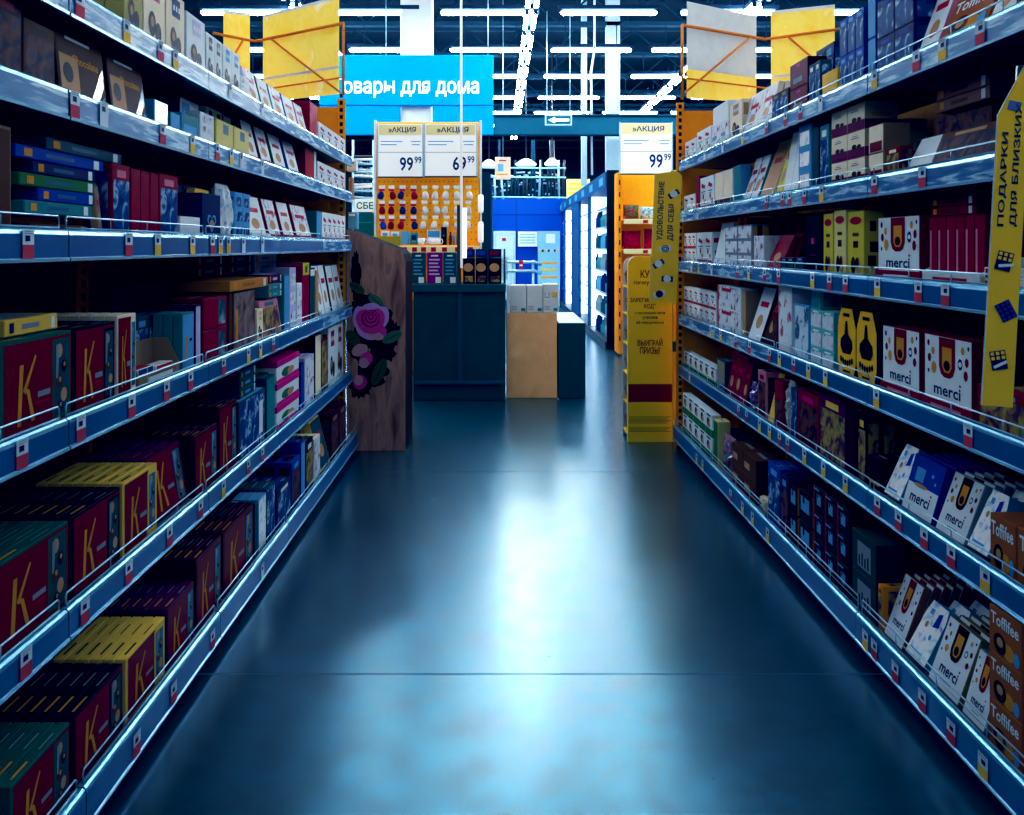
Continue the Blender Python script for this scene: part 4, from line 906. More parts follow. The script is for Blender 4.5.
run('R', 6, 989, 1022, caramel(), 'brown caramel box', h=.132, n=1, t=.14, ns=3, where='farther stack')
run('R', 6, 1023, 1060, caramel(), 'brown caramel box', h=.125, n=1, t=.14, ns=2, where='nearer stack')
print('products', NPROD)

exec_center = True
def card(b, px0, py0, px1, py1, Y, m, lift=0.0):
    """upright flat rectangle facing the camera side (-y) at depth Y"""
    x0, _, z1 = P(px0, py0, Y); x1, _, z0 = P(px1, py1, Y)
    b.quad([(x0, Y - lift, z0), (x1, Y - lift, z0), (x1, Y - lift, z1), (x0, Y - lift, z1)], m)
def slabx(b, px0, py0, px1, py1, Y, d, m, ch=.004, mats=None):
    x0, _, z1 = P(px0, py0, Y); x1, _, z0 = P(px1, py1, Y)
    b.box((x0, Y, max(0.0, z0)), (x1, Y + d, z1), m, ch, mats)
def wtext(b, s, pcx, pcy, hpx, Y, m, wpx=None, lift=.004):
    x, _, z = P(pcx, pcy, Y); k = Y / F
    b.text(s, (x, Y, z), (1, 0, 0), (0, 0, 1), 0, 0, hpx * k, m, wpx * k if wpx else None, (0, -1, 0), lift)
def one(b, name, label, cat, group=None):
    return tag(b.build(name), label, cat, group)
SIGNB = mat('azure_sign', (.0, .24, .62), .4, emit=.14, ecol=(0, .28, .72), var=.05)  # sign, lettering, price cards and orange panel carry a faint added glow
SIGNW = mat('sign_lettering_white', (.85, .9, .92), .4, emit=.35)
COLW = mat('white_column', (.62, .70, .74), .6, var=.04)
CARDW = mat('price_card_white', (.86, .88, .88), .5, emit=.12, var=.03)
CARDY = mat('price_card_header', (.78, .68, .32), .5, var=.05)
ORB = mat('bright_orange_panel', (.95, .40, .01), .45, emit=.05)
YBAN = mat('banner_yellow', (.98, .60, .03), .45, var=.04)
YST = mat('stand_yellow', (.98, .62, .01), .45, var=.04)
BLUEW = mat('royal_blue_wall', (.008, .06, .36), .6, var=.1, scale=.8)
INK = mat('dark_blue_ink', (.01, .03, .14), .5)
REDINK = mat('dark_red_ink', (.22, .004, .015), .5)

# ---- hanging sign -----------------------------------------------------------
sg_ = empty('hanging_sign', 'azure blue hanging sign with white lettering for household goods', 'sign', P(406, 105, 15.5))
def under(o, root): o.parent = root; o.location = -Vector(root.location); return o
b = MB(); slabx(b, 319, 55, 493.5, 105.3, 15.5, .12, SIGNB, .01); wtext(b, 'Товары для дома', 405.5, 87.5, 21, 15.5, SIGNW, 147, .012); under(b.build('sign_board'), sg_)
for a, c in ((319, 400), (432.5, 493.5)):
    b = MB(); slabx(b, a, 106, c, 135, 15.52, .08, SIGNB, .01); under(b.build('lower_panel'), sg_)
for px in (386, 488):
    b = MB(); x, _, z = P(px, 55, 15.55); b.tube([(x, 15.55, z - .01), (x, 15.55, 5.9)], .008, CHROME, 5); under(b.build('hanging_rod'), sg_)
b = MB(); x0, _, _ = P(400.5, 0, 15.7); x1, _, _ = P(432, 0, 15.7)
b.box((x0, 15.66, 0), (x1, 16.1, 6.5), COLW, .02); tag(b.build('building_column'), 'thick white square column passing behind the azure hanging sign', 'column')
# ---- pegboard end display -----------------------------------------------------
pg = empty('pegboard_display', 'orange pegboard end display holding hanging packs and mugs', 'display stand', P(426, 370, 12.6))
b = MB(); slabx(b, 376, 122, 479, 376, 12.65, .06, ORB, .01)
for j in range(9):
    for i in range(22): card(b, 379 + i * 4.6, 181 + j * 7.2, 380 + i * 4.6, 182.2 + j * 7.2, 12.65, ORANGED, .002)
under(b.build('pegboard'), pg)
for a in (374, 479.5):
    b = MB(); slabx(b, a, 120, a + 2.2, 376, 12.62, .1, COLW); under(b.build('side_post'), pg)
b = MB(); slabx(b, 376, 245, 479, 248, 12.25, .40, ORANGE); under(b.build('shelf'), pg)
b = MB(); slabx(b, 376, 246, 479, 253, 12.22, .03, CARDY)
for px in (381, 391, 402, 412, 421, 431, 442, 455, 468): card(b, px, 247.2, px + 5, 251.8, 12.22, RED, .003)
under(b.build('price_rail'), pg)
b = MB(); slabx(b, 380, 300, 476, 370, 12.3, .3, ORANGED); under(b.build('base_cabinet'), pg)
HDR = {'w': WHITE, 'y': YELLOWP}
def hangpack(row, col, m, hd, lab):
    px = (382, 391.5, 402.5, 413.5, 424.5, 435.5, 446.5, 456.5, 468.5)[col]; py = (190, 205, 220)[row] - (8 if True else 0)
    x, _, z = P(px, py + 8, 12.5); rr = random.Random(row * 9 + col)
    t = empty('hanging_pack', lab, 'hanging pack', (x, 12.5, z), 0, 'packs hanging on the orange pegboard')
    k = .0125; b = MB(); b.box((-2.8 * k, -.004, -1.2 * k), (2.8 * k, .004, 4.4 * k), WHITE, .001); b.quad([(-2.8 * k, -.0055, -1.2 * k), (2.8 * k, -.0055, -1.2 * k), (2.8 * k, -.0055, 1.2 * k), (-2.8 * k, -.0055, 1.2 * k)], hd); b.build('card_header', t)
    b = MB(); prof = [(.004, 0), (2.6 * k, -.012), (3.9 * k, -.05), (4.0 * k, -.075), (3.0 * k, -.10), (.8 * k, -.104)]; b.lathe([(r_ * .8, z_ - 1.2 * k) for r_, z_ in prof], m, 12); body = b.build('pouch', t); body.rotation_euler = (0, R(rr.uniform(-18, 18)), 0); body.scale = (1, .6, 1)
    b = MB(); b.tube([(0, .11, 3.9 * k), (0, -.03, 3.9 * k), (0, -.04, 4.4 * k)], .003, CHROME, 5); b.build('hook', t)
WPK = mat('pale_plastic_pouch', (.62, .64, .66), .35); BPK = mat('navy_pouch', (.01, .02, .14), .4)
rowsn = ['upper row', 'middle row', 'lower row']; coln = ['first', 'second', 'third', 'fourth', 'fifth', 'sixth', 'seventh', 'eighth', 'ninth']
for r_ in range(3):
    for c_ in range(9):
        if c_ < 4:
            m_ = [[BPK, MAROON, BPK, CRIMSON], [MAROON, MAROON, BPK, BPK], [BLUE, MAROON, CRIMSON, BPK]][r_][c_]
            nm_ = 'navy' if m_ in (BPK, BLUE) else 'dark red'
        else: m_, nm_ = WPK, 'pale'
        hangpack(r_, c_, m_, RED if c_ < 4 else YELLOW, '%s pouch on orange pegboard, %s from the left, %s' % (nm_, coln[c_], rowsn[r_]))
def mug(px, py, Y, m, lab, rr=.042, hh=.09, dirx=1):
    x, _, z = P(px, py, Y); t = empty('mug', lab, 'mug', (x, Y, z))
    b = MB(); b.lathe([(.001, 0), (rr * .8, 0), (rr, .012), (rr, hh), (rr * .9, hh), (rr * .85, .015), (.001, .012)], m, 20); b.build('cup', t)
    b = MB(); b.tube([(dirx * (rr * .95 + .03 * math.sin(a)), 0, hh * .5 - .032 * math.cos(a)) for a in [math.pi * i / 8 for i in range(9)]], .006, m, 6); b.build('handle', t)
for i, (a, c, py, m_, lb) in enumerate(((381, 389, 231, WHITE, 'white'), (391, 399, 231.5, WHITE, 'white and grey'), (401, 408.5, 231.5, SKY, 'pale blue'), (410, 418, 233, TEAL, 'teal'), (427, 440.5, 230, WHITE, 'tall white'), (441, 446.5, 227, BLACK, 'black'))):
    b = MB(); slabx(b, a, py, c, 244.8 if i != 4 else 236, 12.36, .12, m_, .004); card(b, a + 1.5, py + 2, c - 1.5, py + 7, 12.36, SKY if i < 3 else NAVY, .002); card(b, a + 2, py + 8, c - 2, py + 9, 12.36, GREYC, .002)
    if i == 4:
        b = MB(); slabx(b, a, py, c, 244.8, 12.5, .12, m_, .004); card(b, a + 1, py + 1, c - 1, py + 7, 12.5, SKY, .002); card(b, a + 2, py + 8.5, c - 2, py + 9.4, 12.5, NAVY, .002)
    one(b, 'mug_box', '%s mug carton on the shelf of the orange pegboard display' % lb, 'box')
mug(421.3, 244.9, 12.34, WHITE, 'white mug left of the wide white cup on orange display', .045, .085, 1)
mug(434.5, 244.9, 12.34, WHITE, 'wide white cup with handle in front of black carton', .075, .085, 1)
for i, px in enumerate((450.5, 454, 457.5)):
    b = MB(); x, _, z = P(px, 244.9, 12.4); b.lathe([(.001, 0), (.018, 0), (.02, .1), (.012, .13), (.012, .16), (.001, .165)], (BROWN, GREYC, TAN)[i], 12, (x, 12.4, z)); one(b, 'spice_jar', '%s slim jar right of the cartons on the orange display' % ('brown', 'grey', 'tan')[i], 'jar')
def pricecard(px0, px1, py0, py1, Y, big, sup, pbx, lab, akc='»АКЦИЯ'):
    t = empty('price_sign', lab, 'price sign', P((px0 + px1) / 2, py1, Y))
    b = MB(); slabx(b, px0, py0, px1, py1, Y, .03, CARDW, .004); w_ = px1 - px0
    card(b, px0 + 1, py0 + .6, px1 - 1, py0 + 11, Y, CARDY, .002); wtext(b, akc, (px0 + px1) / 2 + 2, py0 + 6.2, 6.5, Y, INK, w_ * .62)
    wtext(b, big, pbx, py1 - 12.5, 14, Y, INK, 13.5 if len(big) == 2 else None); wtext(b, sup, pbx + 11.5, py1 - 16.5, 7, Y, INK, 7)
    for q, (u0, u1) in enumerate(((.06, .55), (.06, .42), (.74, .96), (.76, .94))): card(b, px0 + w_ * u0, py0 + 17 + (q % 2) * 3.2, px0 + w_ * u1, py0 + 18 + (q % 2) * 3.2, Y, SKY, .003)
    card(b, px0, py0 + 28, px1, py0 + 28.6, Y, GREYC, .003)
    under(b.build('card'), t)
    b = MB(); slabx(b, px0 - 1, py0 - 1.2, px0 + .2, py1 + 1, Y - .01, .05, CHROME); slabx(b, px1 - .2, py0 - 1.2, px1 + 1, py1 + 1, Y - .01, .05, CHROME); slabx(b, px0 - 1, py1 - .1, px1 + 1, py1 + 1.2, Y - .01, .05, DARKM); under(b.build('holder_frame'), t)
pricecard(378, 422.4, 124, 176.5, 12.45, '99', '99', 406.5, 'white promotion price card reading 99.99 at left above orange pegboard')
pricecard(425, 476.3, 124, 176, 12.45, '69', '99', 459.5, 'white promotion price card reading 69.99 crossed by the hanging white rod')
# ---- dark plinth with boxes ------------------------------------------------------
pl = empty('display_plinth', 'dark teal square display plinth standing across the aisle end', 'plinth', P(460, 400, 10.1))
PLM = mat('petrol_panel', (.004, .062, .085), .45, var=.15, scale=6)
b = MB(); slabx(b, 413.5, 286, 505.5, 400.6, 10.12, .62, PLM, .004); under(b.build('body'), pl)
b = MB(); slabx(b, 412.5, 284.6, 506, 292, 10.07, .7, mat('petrol_top', (.006, .075, .105), .3), .004); under(b.build('top_panel'), pl)
b = MB(); slabx(b, 415, 381.5, 503, 384.6, 10.07, .06, mat('petrol_edge', (.01, .07, .13), .3)); under(b.build('base_molding'), pl)
b = MB(); slabx(b, 457.5, 292.5, 462, 381, 10.09, .03, mat('petrol_edge', (.01, .07, .13), .3)); under(b.build('seam_strip'), pl)
pt = empty('panel_post', 'dark slim post with bright white panel on the dark plinth', 'post', P(460, 284.5, 10.1))
b = MB(); slabx(b, 457, 205, 461, 284.4, 10.1, .05, DARKM); under(b.build('post'), pt)
b = MB(); slabx(b, 461.2, 208, 466.5, 258, 10.11, .03, mat('glowing_acrylic_panel', (.9, .95, 1), .4, emit=1.6)); under(b.build('acrylic_panel'), pt)  # white acrylic panel, given emission to keep it bright
b = MB(); x, _, z = P(461.5, 268, 9.95); b.tube([(x, 9.95, z), (x - .004, 9.95, 4.2), (x, 9.95, 6.6)], .013, mat('white_rod', (.8, .85, .88), .4, emit=.35), 8); one(b, 'hanging_rod', 'long thin white rod hanging from the ceiling before the price cards', 'rod')  # added glow keeps the rod white where the lamps leave it dark
for i, (a, c, m_, lb) in enumerate(((411.5, 425, TEALD, 'dark teal coffee box with pale panels left of the purple box'), (427, 442, mat('purple_pack', (.22, .008, .20), .35), 'purple box standing between two dark boxes on the plinth'), (443.2, 456.6, TEALD, 'dark teal box with white corner right of the purple box'))):
    b = MB(); slabx(b, a, 252.5, c, 283.6, 10.3, .14, m_)
    for q in range(5): card(b, a + 2, 259 + q * 3.6, c - (4 if q % 2 else 2.4), 260.4 + q * 3.6, 10.3, (SKY if m_ is TEALD else LILAC), .002)
    card(b, a + 4, 255, c - 4, 256.5, 10.3, WHITE, .002); card(b, c - 6.5, 277, c - 1, 283, 10.3, WHITE, .002)
    one(b, 'coffee_box', lb, 'box')
for i, (a, c) in enumerate(((463, 474.8), (475.6, 487.6), (488.5, 501.5))):
    b = MB(); slabx(b, a, 258, c, 283.7, 10.25, .16, BLACK, .004); slabx(b, a, 249, c, 257.7, 10.33, .1, NAVY, .003)
    x, _, z = P((a + c) / 2 - .6, 267.5, 10.25); b.add([(x + .050 * math.cos(q * .393), 10.248, z + .044 * math.sin(q * .393)) for q in range(16)], [tuple(range(16))], TAN)
    card(b, a + 2, 276, c - 2, 282, 10.25, PICG, .002); card(b, a + 1.5, 251, c - 3, 255, 10.33, BLUE if i < 2 else MAROON, .002)
    one(b, 'appliance_box', 'black box with round tan picture, %s of three on the plinth' % ('leftmost', 'middle', 'rightmost')[i], 'box')
b = MB(); x, _, z = P(504.5, 283.0, 10.5)
b.tube([(x, 10.5, z), (x, 10.5, z + .36)], .012, DARKM, 6)
for q in range(6): b.tube([(x + .035 * math.cos(a), 10.5, z + .06 + q * .04 + .02 * math.sin(a)) for a in [math.pi * j / 5 for j in range(10)]], .008, CHROME, 5, True)
one(b, 'chain_stand', 'small chrome ringed stand on the right edge of the dark plinth', 'stand')
# ---- wooden counter ---------------------------------------------------------------
WOOD = picture_mat('birch_panel', [(.70, .42, .16), (.80, .50, .22), (.75, .46, .19), (.86, .57, .28)], 3, .4, 3.5)
b = MB(); slabx(b, 506.5, 313, 557, 399, 10.26, .5, WOOD, .004); slabx(b, 506.5, 399, 557, 400, 10.28, .4, DARKM)
one(b, 'wooden_cabinet', 'pale birch front cabinet under three white boxes', 'cabinet')
b = MB(); slabx(b, 506.6, 284.5, 509.6, 313, 10.27, .06, mat('white_strip', (.8, .86, .9), .4)); one(b, 'white_strip', 'narrow white strip left of the three white boxes', 'strip')
for i, (a, c, t_) in enumerate(((510, 526.2, 285.2), (526.8, 542.6, 285.2), (543.2, 558.6, 284.2))):
    b = MB(); slabx(b, a, t_, c, 312.6, 10.27, .26, mat('white_carton', (.62, .70, .74), .45))
    card(b, c - 5, 308, c - 1, 311, 10.27, TEAL, .002)
    for q in range(3): card(b, a + 1.5, 306 + q * 1.6, a + 7, 306.6 + q * 1.6, 10.27, GREYC, .002)
    if i == 2: card(b, c - 6.5, 292, c - 1.5, 297, 10.27, GOLD, .002); card(b, a + 1.5, 292, a + 2.2, 297, 10.27, GREYC, .002); card(b, a + 5.5, 292, a + 6.2, 297, 10.27, GREYC, .002); card(b, a + 1.5, 297, a + 6.2, 297.7, 10.27, GREYC, .002)
    one(b, 'white_carton', 'white carton on birch cabinet, %s of three' % ('leftmost', 'middle', 'rightmost with gold label')[i], 'box')
b = MB(); x0, _, zt = P(558.4, 323, 10.26); x1, _, _ = P(585.5, 323, 10.26)
b.box((x0, 10.26, .0), (x1, 11.9, zt), PLM, .004, {'top': mat('pale_counter_top', (.55, .62, .66), .3)}); one(b, 'low_counter', 'low dark counter with pale top beside the birch cabinet', 'counter')
# ---- lit shelf wall on the right ------------------------------------------------------
LITW = mat('lit_shelf_back', (.6, .75, .95), .5, emit=1.1, ecol=(.55, .75, 1.0)); BLUF = mat('blue_frame', (.02, .09, .22), .4)
lw = empty('lit_shelving', 'long glowing white cosmetics shelving wall with blue dividers', 'shelving', (1.9, 15, 0))
b = MB(); b.box((1.62, 15.0, 0), (2.2, 15.06, 2.70), mat('near_black_end', (.004, .012, .022), .4)); under(b.build('end_panel'), lw)
b = MB(); b.box((2.1, 15.07, .1), (2.16, 27.9, 2.5), LITW); under(b.build('lit_back_panel'), lw)
b = MB(); b.box((1.60, 15.07, 2.45), (2.2, 27.9, 2.68), BLUF)
for q in range(7): b.quad([(1.598, 16 + q * 1.7, 2.5), (1.598, 15.4 + q * 1.7, 2.5), (1.598, 15.4 + q * 1.7, 2.62), (1.598, 16 + q * 1.7, 2.62)], SKY)
under(b.build('header'), lw)
b = MB(); b.box((1.6, 15.07, 0), (2.1, 27.9, .12), DARKM); under(b.build('plinth'), lw)
for y, wd in ((18.0, .10), (21.2, 1.0), (24.8, .10), (27.7, .15)):
    b = MB(); b.box((1.605, y - (wd if wd > .5 else 0), .125), (1.66, y + wd, 2.445), BLUF); b.box((1.661, y, .125), (2.09, y + .10, 2.445), LITW); under(b.build('divider'), lw)
    b = MB(); b.box((1.67, y - .03, .15), (1.80, y - .004, 2.42), mat('light_column', (.9, .95, 1), .4, emit=2.4, ecol=(.75, .88, 1))); under(b.build('light_column'), lw)
for z in (.45, .80, 1.15, 1.5, 1.85, 2.15):
    b = MB(); b.box((1.66, 15.08, z), (2.09, 27.7, z + .02), mat('glass_shelf', (.5, .65, .8), .2)); under(b.build('shelf'), lw)
bt = {}
for li, z in enumerate((.12, .47, .82, 1.17, 1.52, 1.87)):
    for i in range(26):
        y = 15.2 + (i % 13) * .18 + (.09 if i > 12 else 0); kx = (li * 3 + i // 4) % 5
        m_ = (GREYC, TEAL, NAVY, SKY, TEALD)[kx]; nmk = ('grey', 'teal', 'navy', 'light blue', 'dark teal')[kx]
        if kx not in bt:
            q = MB(); hb = (.26, .20, .265, .24, .22)[kx]; q.lathe([(.001, 0), (.035, 0), (.038, .01), (.036, hb * .7), (.015, hb * .8), (.015, hb), (.001, hb)], m_, 10); bt[kx] = q.build('bottle'); o = bt[kx]
        else: o = bt[kx].copy(); COL.objects.link(o)
        o.location = (1.71 + (.13 if i > 12 else 0), y, z + .002); tag(o, '%s bottle standing in the near bay of the glowing shelving wall' % nmk, 'bottle', '%s bottles on the glowing wall' % nmk)
b = MB(); slabx(b, 567, 179, 590, 200.6, 25, .3, YELLOWP)
for q in range(3): card(b, 569, 183 + q * 4.5, 588, 185 + q * 4.5, 25, YELLOW, .003)
one(b, 'yellow_header_box', 'pale yellow box sitting on top of the glowing shelving wall', 'box').location.x = 0.0
# ---- yellow end display on the right --------------------------------------------------
ye = empty('end_display', 'orange end display with red sweets packs right of the glowing shelves', 'display stand', P(648, 350, 14.4))
b = MB(); slabx(b, 620, 170, 690, 354, 14.5, .06, ORB); under(b.build('back_panel'), ye)
b = MB(); slabx(b, 618, 172, 621.5, 354, 14.1, .44, ORANGE)
for q in range(14): card(b, 619, 180 + q * 12, 620.4, 185 + q * 12, 14.1, BLACK, .002)
under(b.build('upright'), ye)
for py in (219.5, 249.5, 285, 320):
    b = MB(); slabx(b, 621.8, py, 690, py + 1.6, 14.05, .44, ORANGE); under(b.build('shelf'), ye)
    b = MB(); slabx(b, 624, py - .5, 690, py + 4.5, 14.0, .03, CARDY); card(b, 643, py + .5, 648, py + 3.6, 14.0, RED, .003); under(b.build('price_rail'), ye)
for i, (px, py, w_, h_, m_, lb) in enumerate(((631, 219, 16, 14, 'g', 'green and red wrapped sweets bag on the upper shelf of the orange display'), (647, 219, 14, 12, 's', 'pale blue sweets bag beside the green bag on the orange display'), (658.5, 219, 9, 18, 'p', 'pink sweets bag at the right on the orange display'), (631, 249, 20, 18, 'r', 'large crimson wrapped bag on the second shelf of orange display'), (651, 249, 14, 20, 'r', 'crimson bag beside the larger crimson bag on orange display'), (634, 284.5, 18, 16, 'p', 'pink sweets bag on the third shelf of orange display'))):
    k = 14.2 / F; b = MB(); mm = {'g': picture_mat('red_green_film', [(.25, .01, .03), (.03, .16, .05), (.4, .02, .06), (.4, .4, .35)], 9, .25), 's': picture_mat('mint_film', [(.2, .45, .5), (.5, .65, .7), (.1, .3, .3), (.6, .2, .2)], 9, .25), 'p': picture_mat('pink_film', [(.5, .2, .3), (.6, .4, .45), (.35, .02, .08), (.6, .6, .6)], 9, .25), 'r': picture_mat('crimson_film', [(.22, .003, .03), (.38, .006, .05), (.28, .004, .04), (.6, .5, .5)], 7, .22, stops=[.3, .5, .62, .72])}[m_]
    foilpack(mm, 30 + i)(b, w_ * k, .13, h_ * k); o = one(b, 'sweets_bag', lb, 'bag'); x, _, z = P(px, py, 14.2); o.location = (x, 14.15, z + .003)
pricecard(620.5, 672, 123, 173.5, 14.0, '99', '99', 656, 'white promotion price card reading 99.99 above the orange end display')
# ---- rose display -----------------------------------------------------------------------
WOODD = picture_mat('dark_carved_wood', [(.18, .070, .050), (.38, .17, .12), (.55, .27, .18), (.22, .095, .07)], 5, .55, 2.5)
for nd in WOODD.node_tree.nodes:
    if nd.type == 'TEX_NOISE': nd.inputs['Detail'].default_value = 9
mp = WOODD.node_tree.nodes.new('ShaderNodeMapping'); mp.inputs['Scale'].default_value = (2.2, 1, .5)
tcn = [n for n in WOODD.node_tree.nodes if n.type == 'TEX_COORD'][0]; non = [n for n in WOODD.node_tree.nodes if n.type == 'TEX_NOISE'][0]
WOODD.node_tree.links.new(tcn.outputs['Object'], mp.inputs['Vector']); WOODD.node_tree.links.new(mp.outputs['Vector'], non.inputs['Vector'])
YRp = 7.625
rs = empty('rose_display', 'dark wood grained display side with a pink rose print', 'display stand', P(380, 452, YRp))
out = [P(px, py, YRp) for px, py in ((346.6, 451), (405.5, 451), (405.5, 262), (403.5, 254), (399, 249.5), (346.6, 229.3))]; poly = [(p[0], max(0, p[2])) for p in out]
b = MB(); b.prism(poly, YRp, YRp + .62, WOODD, WOODD, mat('dark_brown_edge', (.03, .015, .014), .5))
def disc(px, py, rx, ry, m, lift, rot=0, n=18, wob=0, seed=0):
    rr = random.Random(seed); c0, s0 = math.cos(R(rot)), math.sin(R(rot)); vs = []
    for i in range(n):
        a = 2 * math.pi * i / n; q = 1 + rr.uniform(-wob, wob); u, v = rx * q * math.cos(a), ry * q * math.sin(a)
        x, _, z = P(px + u * c0 - v * s0, py - (u * s0 + v * c0), YRp); vs.append((x, YRp - lift, z))
    b.add(vs, [tuple(range(n))], m)
SOIL = mat('black_soil_print', (.008, .008, .008), .7); LEAF = mat('rose_leaf', (.03, .09, .03), .45); LEAFL = mat('rose_leaf_light', (.08, .16, .09), .45)
PET1 = mat('rose_outer_petal', (.58, .30, .66), .45); PET2 = mat('rose_petal', (.66, .05, .28), .45); PET3 = mat('rose_inner_petal', (.30, .008, .10), .45); PET4 = mat('pale_pink_petal', (.62, .30, .34), .45)
for q, (px, py, rx, ry, ro) in enumerate(((366, 308, 14, 14, 0), (382, 322, 12, 20, 20), (360, 345, 11, 20, 0), (382, 350, 13, 14, 0), (372, 372, 18, 14, 30), (360, 388, 11, 10, 0), (356, 276, 5, 24, 0), (390, 338, 9, 18, -20))): disc(px, py, rx, ry, SOIL, .0012 + q * .0001, ro, 30, .22, q)
for q, (px, py, rx, ry, ro, m_) in enumerate(((357, 288, 9, 4.5, -35, LEAF), (376, 301, 9, 5, -40, LEAFL), (392, 337, 11, 5.5, 25, LEAFL), (379, 372, 15, 6, 65, LEAF), (353, 338, 6, 9, 40, LEAF))): disc(px, py, rx, ry, m_, .0022 + q * .0001, ro, 14); disc(px, py, rx * .9, .35, SOIL, .003, ro, 8)
for q, (px, py, rx, ry, ro, m_) in enumerate(((362, 320, 9, 14, 15, PET1), (371, 312, 12, 9, 10, PET1), (381, 318, 8, 12, -20, PET1), (368, 331, 13, 8, -25, PET1), (378, 332, 9, 7, 10, PET2), (376, 336, 8, 4, -10, PET4), (365, 320, 9, 11, 15, PET2), (376, 319, 9, 11, -15, PET2), (370, 327, 11, 7, -10, PET2), (370.5, 318.5, 9.5, 9, 0, PET3), (371, 318, 8, 7.6, 0, PET2), (371, 317.6, 6.2, 5.8, 0, PET3), (371, 317.2, 4.8, 4.4, 0, PET2), (371, 316.8, 3.2, 2.9, 0, PET3), (371, 316.6, 1.8, 1.6, 0, PET2),
    (360, 350, 8.5, 6, 20, PET4), (366, 359, 6.5, 7.5, -40, PET2), (364, 363, 5, 5, -20, PET4), (360, 382, 7, 7.5, 0, PET2), (358.5, 380, 4.5, 5, 0, PET4))): disc(px, py, rx, ry, m_, .0034 + q * .0002, ro, 16, .05, q + 40)
under(b.build('printed_side'), rs)
b = MB(); slabx(b, 353, 236, 401, 246, YRp + .64, .02, LIME); under(b.build('lime_back_edge'), rs)
# ---- gondola end panels and toppers ------------------------------------------------------
for side, x0, x1, Y, pxu in (('left', -2.25, -1.2, 7.63, 345.5), ('right', 1.415, 2.7, 7.83, 682.5)):
    t = empty('gondola_end_frame', 'orange slotted end frame closing the far end of the %s shelving' % side, 'frame', ((x0 + x1) / 2, Y, 0))
    b = MB(); b.box((x0, Y, 0.02), (x1, Y + .03, 2.62), ORANGE); under(b.build('end_panel'), t)
    xu = x1 if side == 'left' else x0
    b = MB(); b.box((xu - .03, Y - .022, 0), (xu + .03, Y - .001, 2.68), ORANGE)
    for q in range(48): b.quad([(xu - .012, Y - .0225, .15 + q * .054), (xu + .012, Y - .0225, .15 + q * .054), (xu + .012, Y - .0225, .18 + q * .054), (xu - .012, Y - .0225, .18 + q * .054)], BLACK)
    under(b.build('upright'), t)
FILM = mat('pale_film', (.62, .66, .66), .3); WIREO = mat('orange_wire', (.80, .28, .03), .4)
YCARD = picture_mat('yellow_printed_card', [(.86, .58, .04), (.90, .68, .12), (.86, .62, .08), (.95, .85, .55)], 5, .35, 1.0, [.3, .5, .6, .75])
for m_, e_ in ((YCARD, .30), (FILM, .16)):  # added emission stands in for light coming through the cards and film
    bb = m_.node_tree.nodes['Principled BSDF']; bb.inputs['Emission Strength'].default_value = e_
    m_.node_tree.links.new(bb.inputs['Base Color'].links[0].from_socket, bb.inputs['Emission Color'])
def topper(side):
    if side == 'L': A, C, B_ = (Vector(P(344, 23.5, 7.6)), Vector(P(256, 42, 8.25)), Vector(P(214, 34, 7.95)))
    else: A, C, B_ = (Vector(P(681.5, 25, 7.8)), Vector(P(764, 40, 8.3)), Vector(P(846, 28, 7.9)))
    t = empty('basket_topper', 'yellow card topper in an orange wire frame above the %s shelves' % ('left' if side == 'L' else 'right'), 'topper', (C.x, C.y, 2.7))
    zr = (A.z + C.z) / 2; zb = max(2.72, CAMZ + (VY - 101) * A.y / F)
    for Q in (A, C, B_): Q.z = zr if Q is not C else C.z
    def pn(U, V, z0u, z1u, z0v, z1v, m, off=.0, nm='card_panel'):
        b = MB(); d = (V - U); n = Vector((-d.y, d.x, 0)).normalized() * .006
        if n.y > 0: n = -n
        U = U - n * off; V = V - n * off
        f = [(U.x, U.y, z0u), (V.x, V.y, z0v), (V.x, V.y, z1v), (U.x, U.y, z1u)]; g = [(p[0] - n.x, p[1] - n.y, p[2]) for p in f]
        b.add(f + g, [(0, 1, 2, 3), (7, 6, 5, 4), (0, 4, 5, 1), (1, 5, 6, 2), (2, 6, 7, 3), (3, 7, 4, 0)], m); return under(b.build(nm), t)
    e = .03
    for U, V, first in ((A, C, 1), (C, B_, 0)):
        d = (V - U).normalized(); U2 = U + d * .06; V2 = V - d * .09
        hi = zr + .20; mid = zr - .31
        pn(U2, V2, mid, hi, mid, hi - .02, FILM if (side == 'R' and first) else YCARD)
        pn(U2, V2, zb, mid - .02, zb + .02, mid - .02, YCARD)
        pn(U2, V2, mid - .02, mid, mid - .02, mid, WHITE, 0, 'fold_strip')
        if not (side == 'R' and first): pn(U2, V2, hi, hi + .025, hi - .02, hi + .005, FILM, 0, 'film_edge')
    b = MB()
    o = Vector((0, -.03, 0)); rr = .012
    b.tube([A + o, C + o, B_ + o], rr, WIREO, 6); b.tube([A + o, Vector((A.x, A.y - .03, 2.70))], rr, WIREO, 6)
    lo = zr - .41; b.tube([Vector((A.x, A.y - .03, lo)), Vector((C.x, C.y - .03, lo)), Vector((B_.x, B_.y - .03, lo))], rr * .6, WIREO, 6)
    m1 = A.lerp(C, .82); b.tube([m1 + o, Vector((A.x + (C - A).x * .02, A.y - .05, zr - .53))], rr * .8, WIREO, 6)
    m2 = C.lerp(B_, .28); b.tube([m2 + o, Vector((C.lerp(B_, .9).x, C.lerp(B_, .9).y - .04, lo))], rr * .8, WIREO, 6)
    under(b.build('wire_frame'), t)
topper('L'); topper('R')
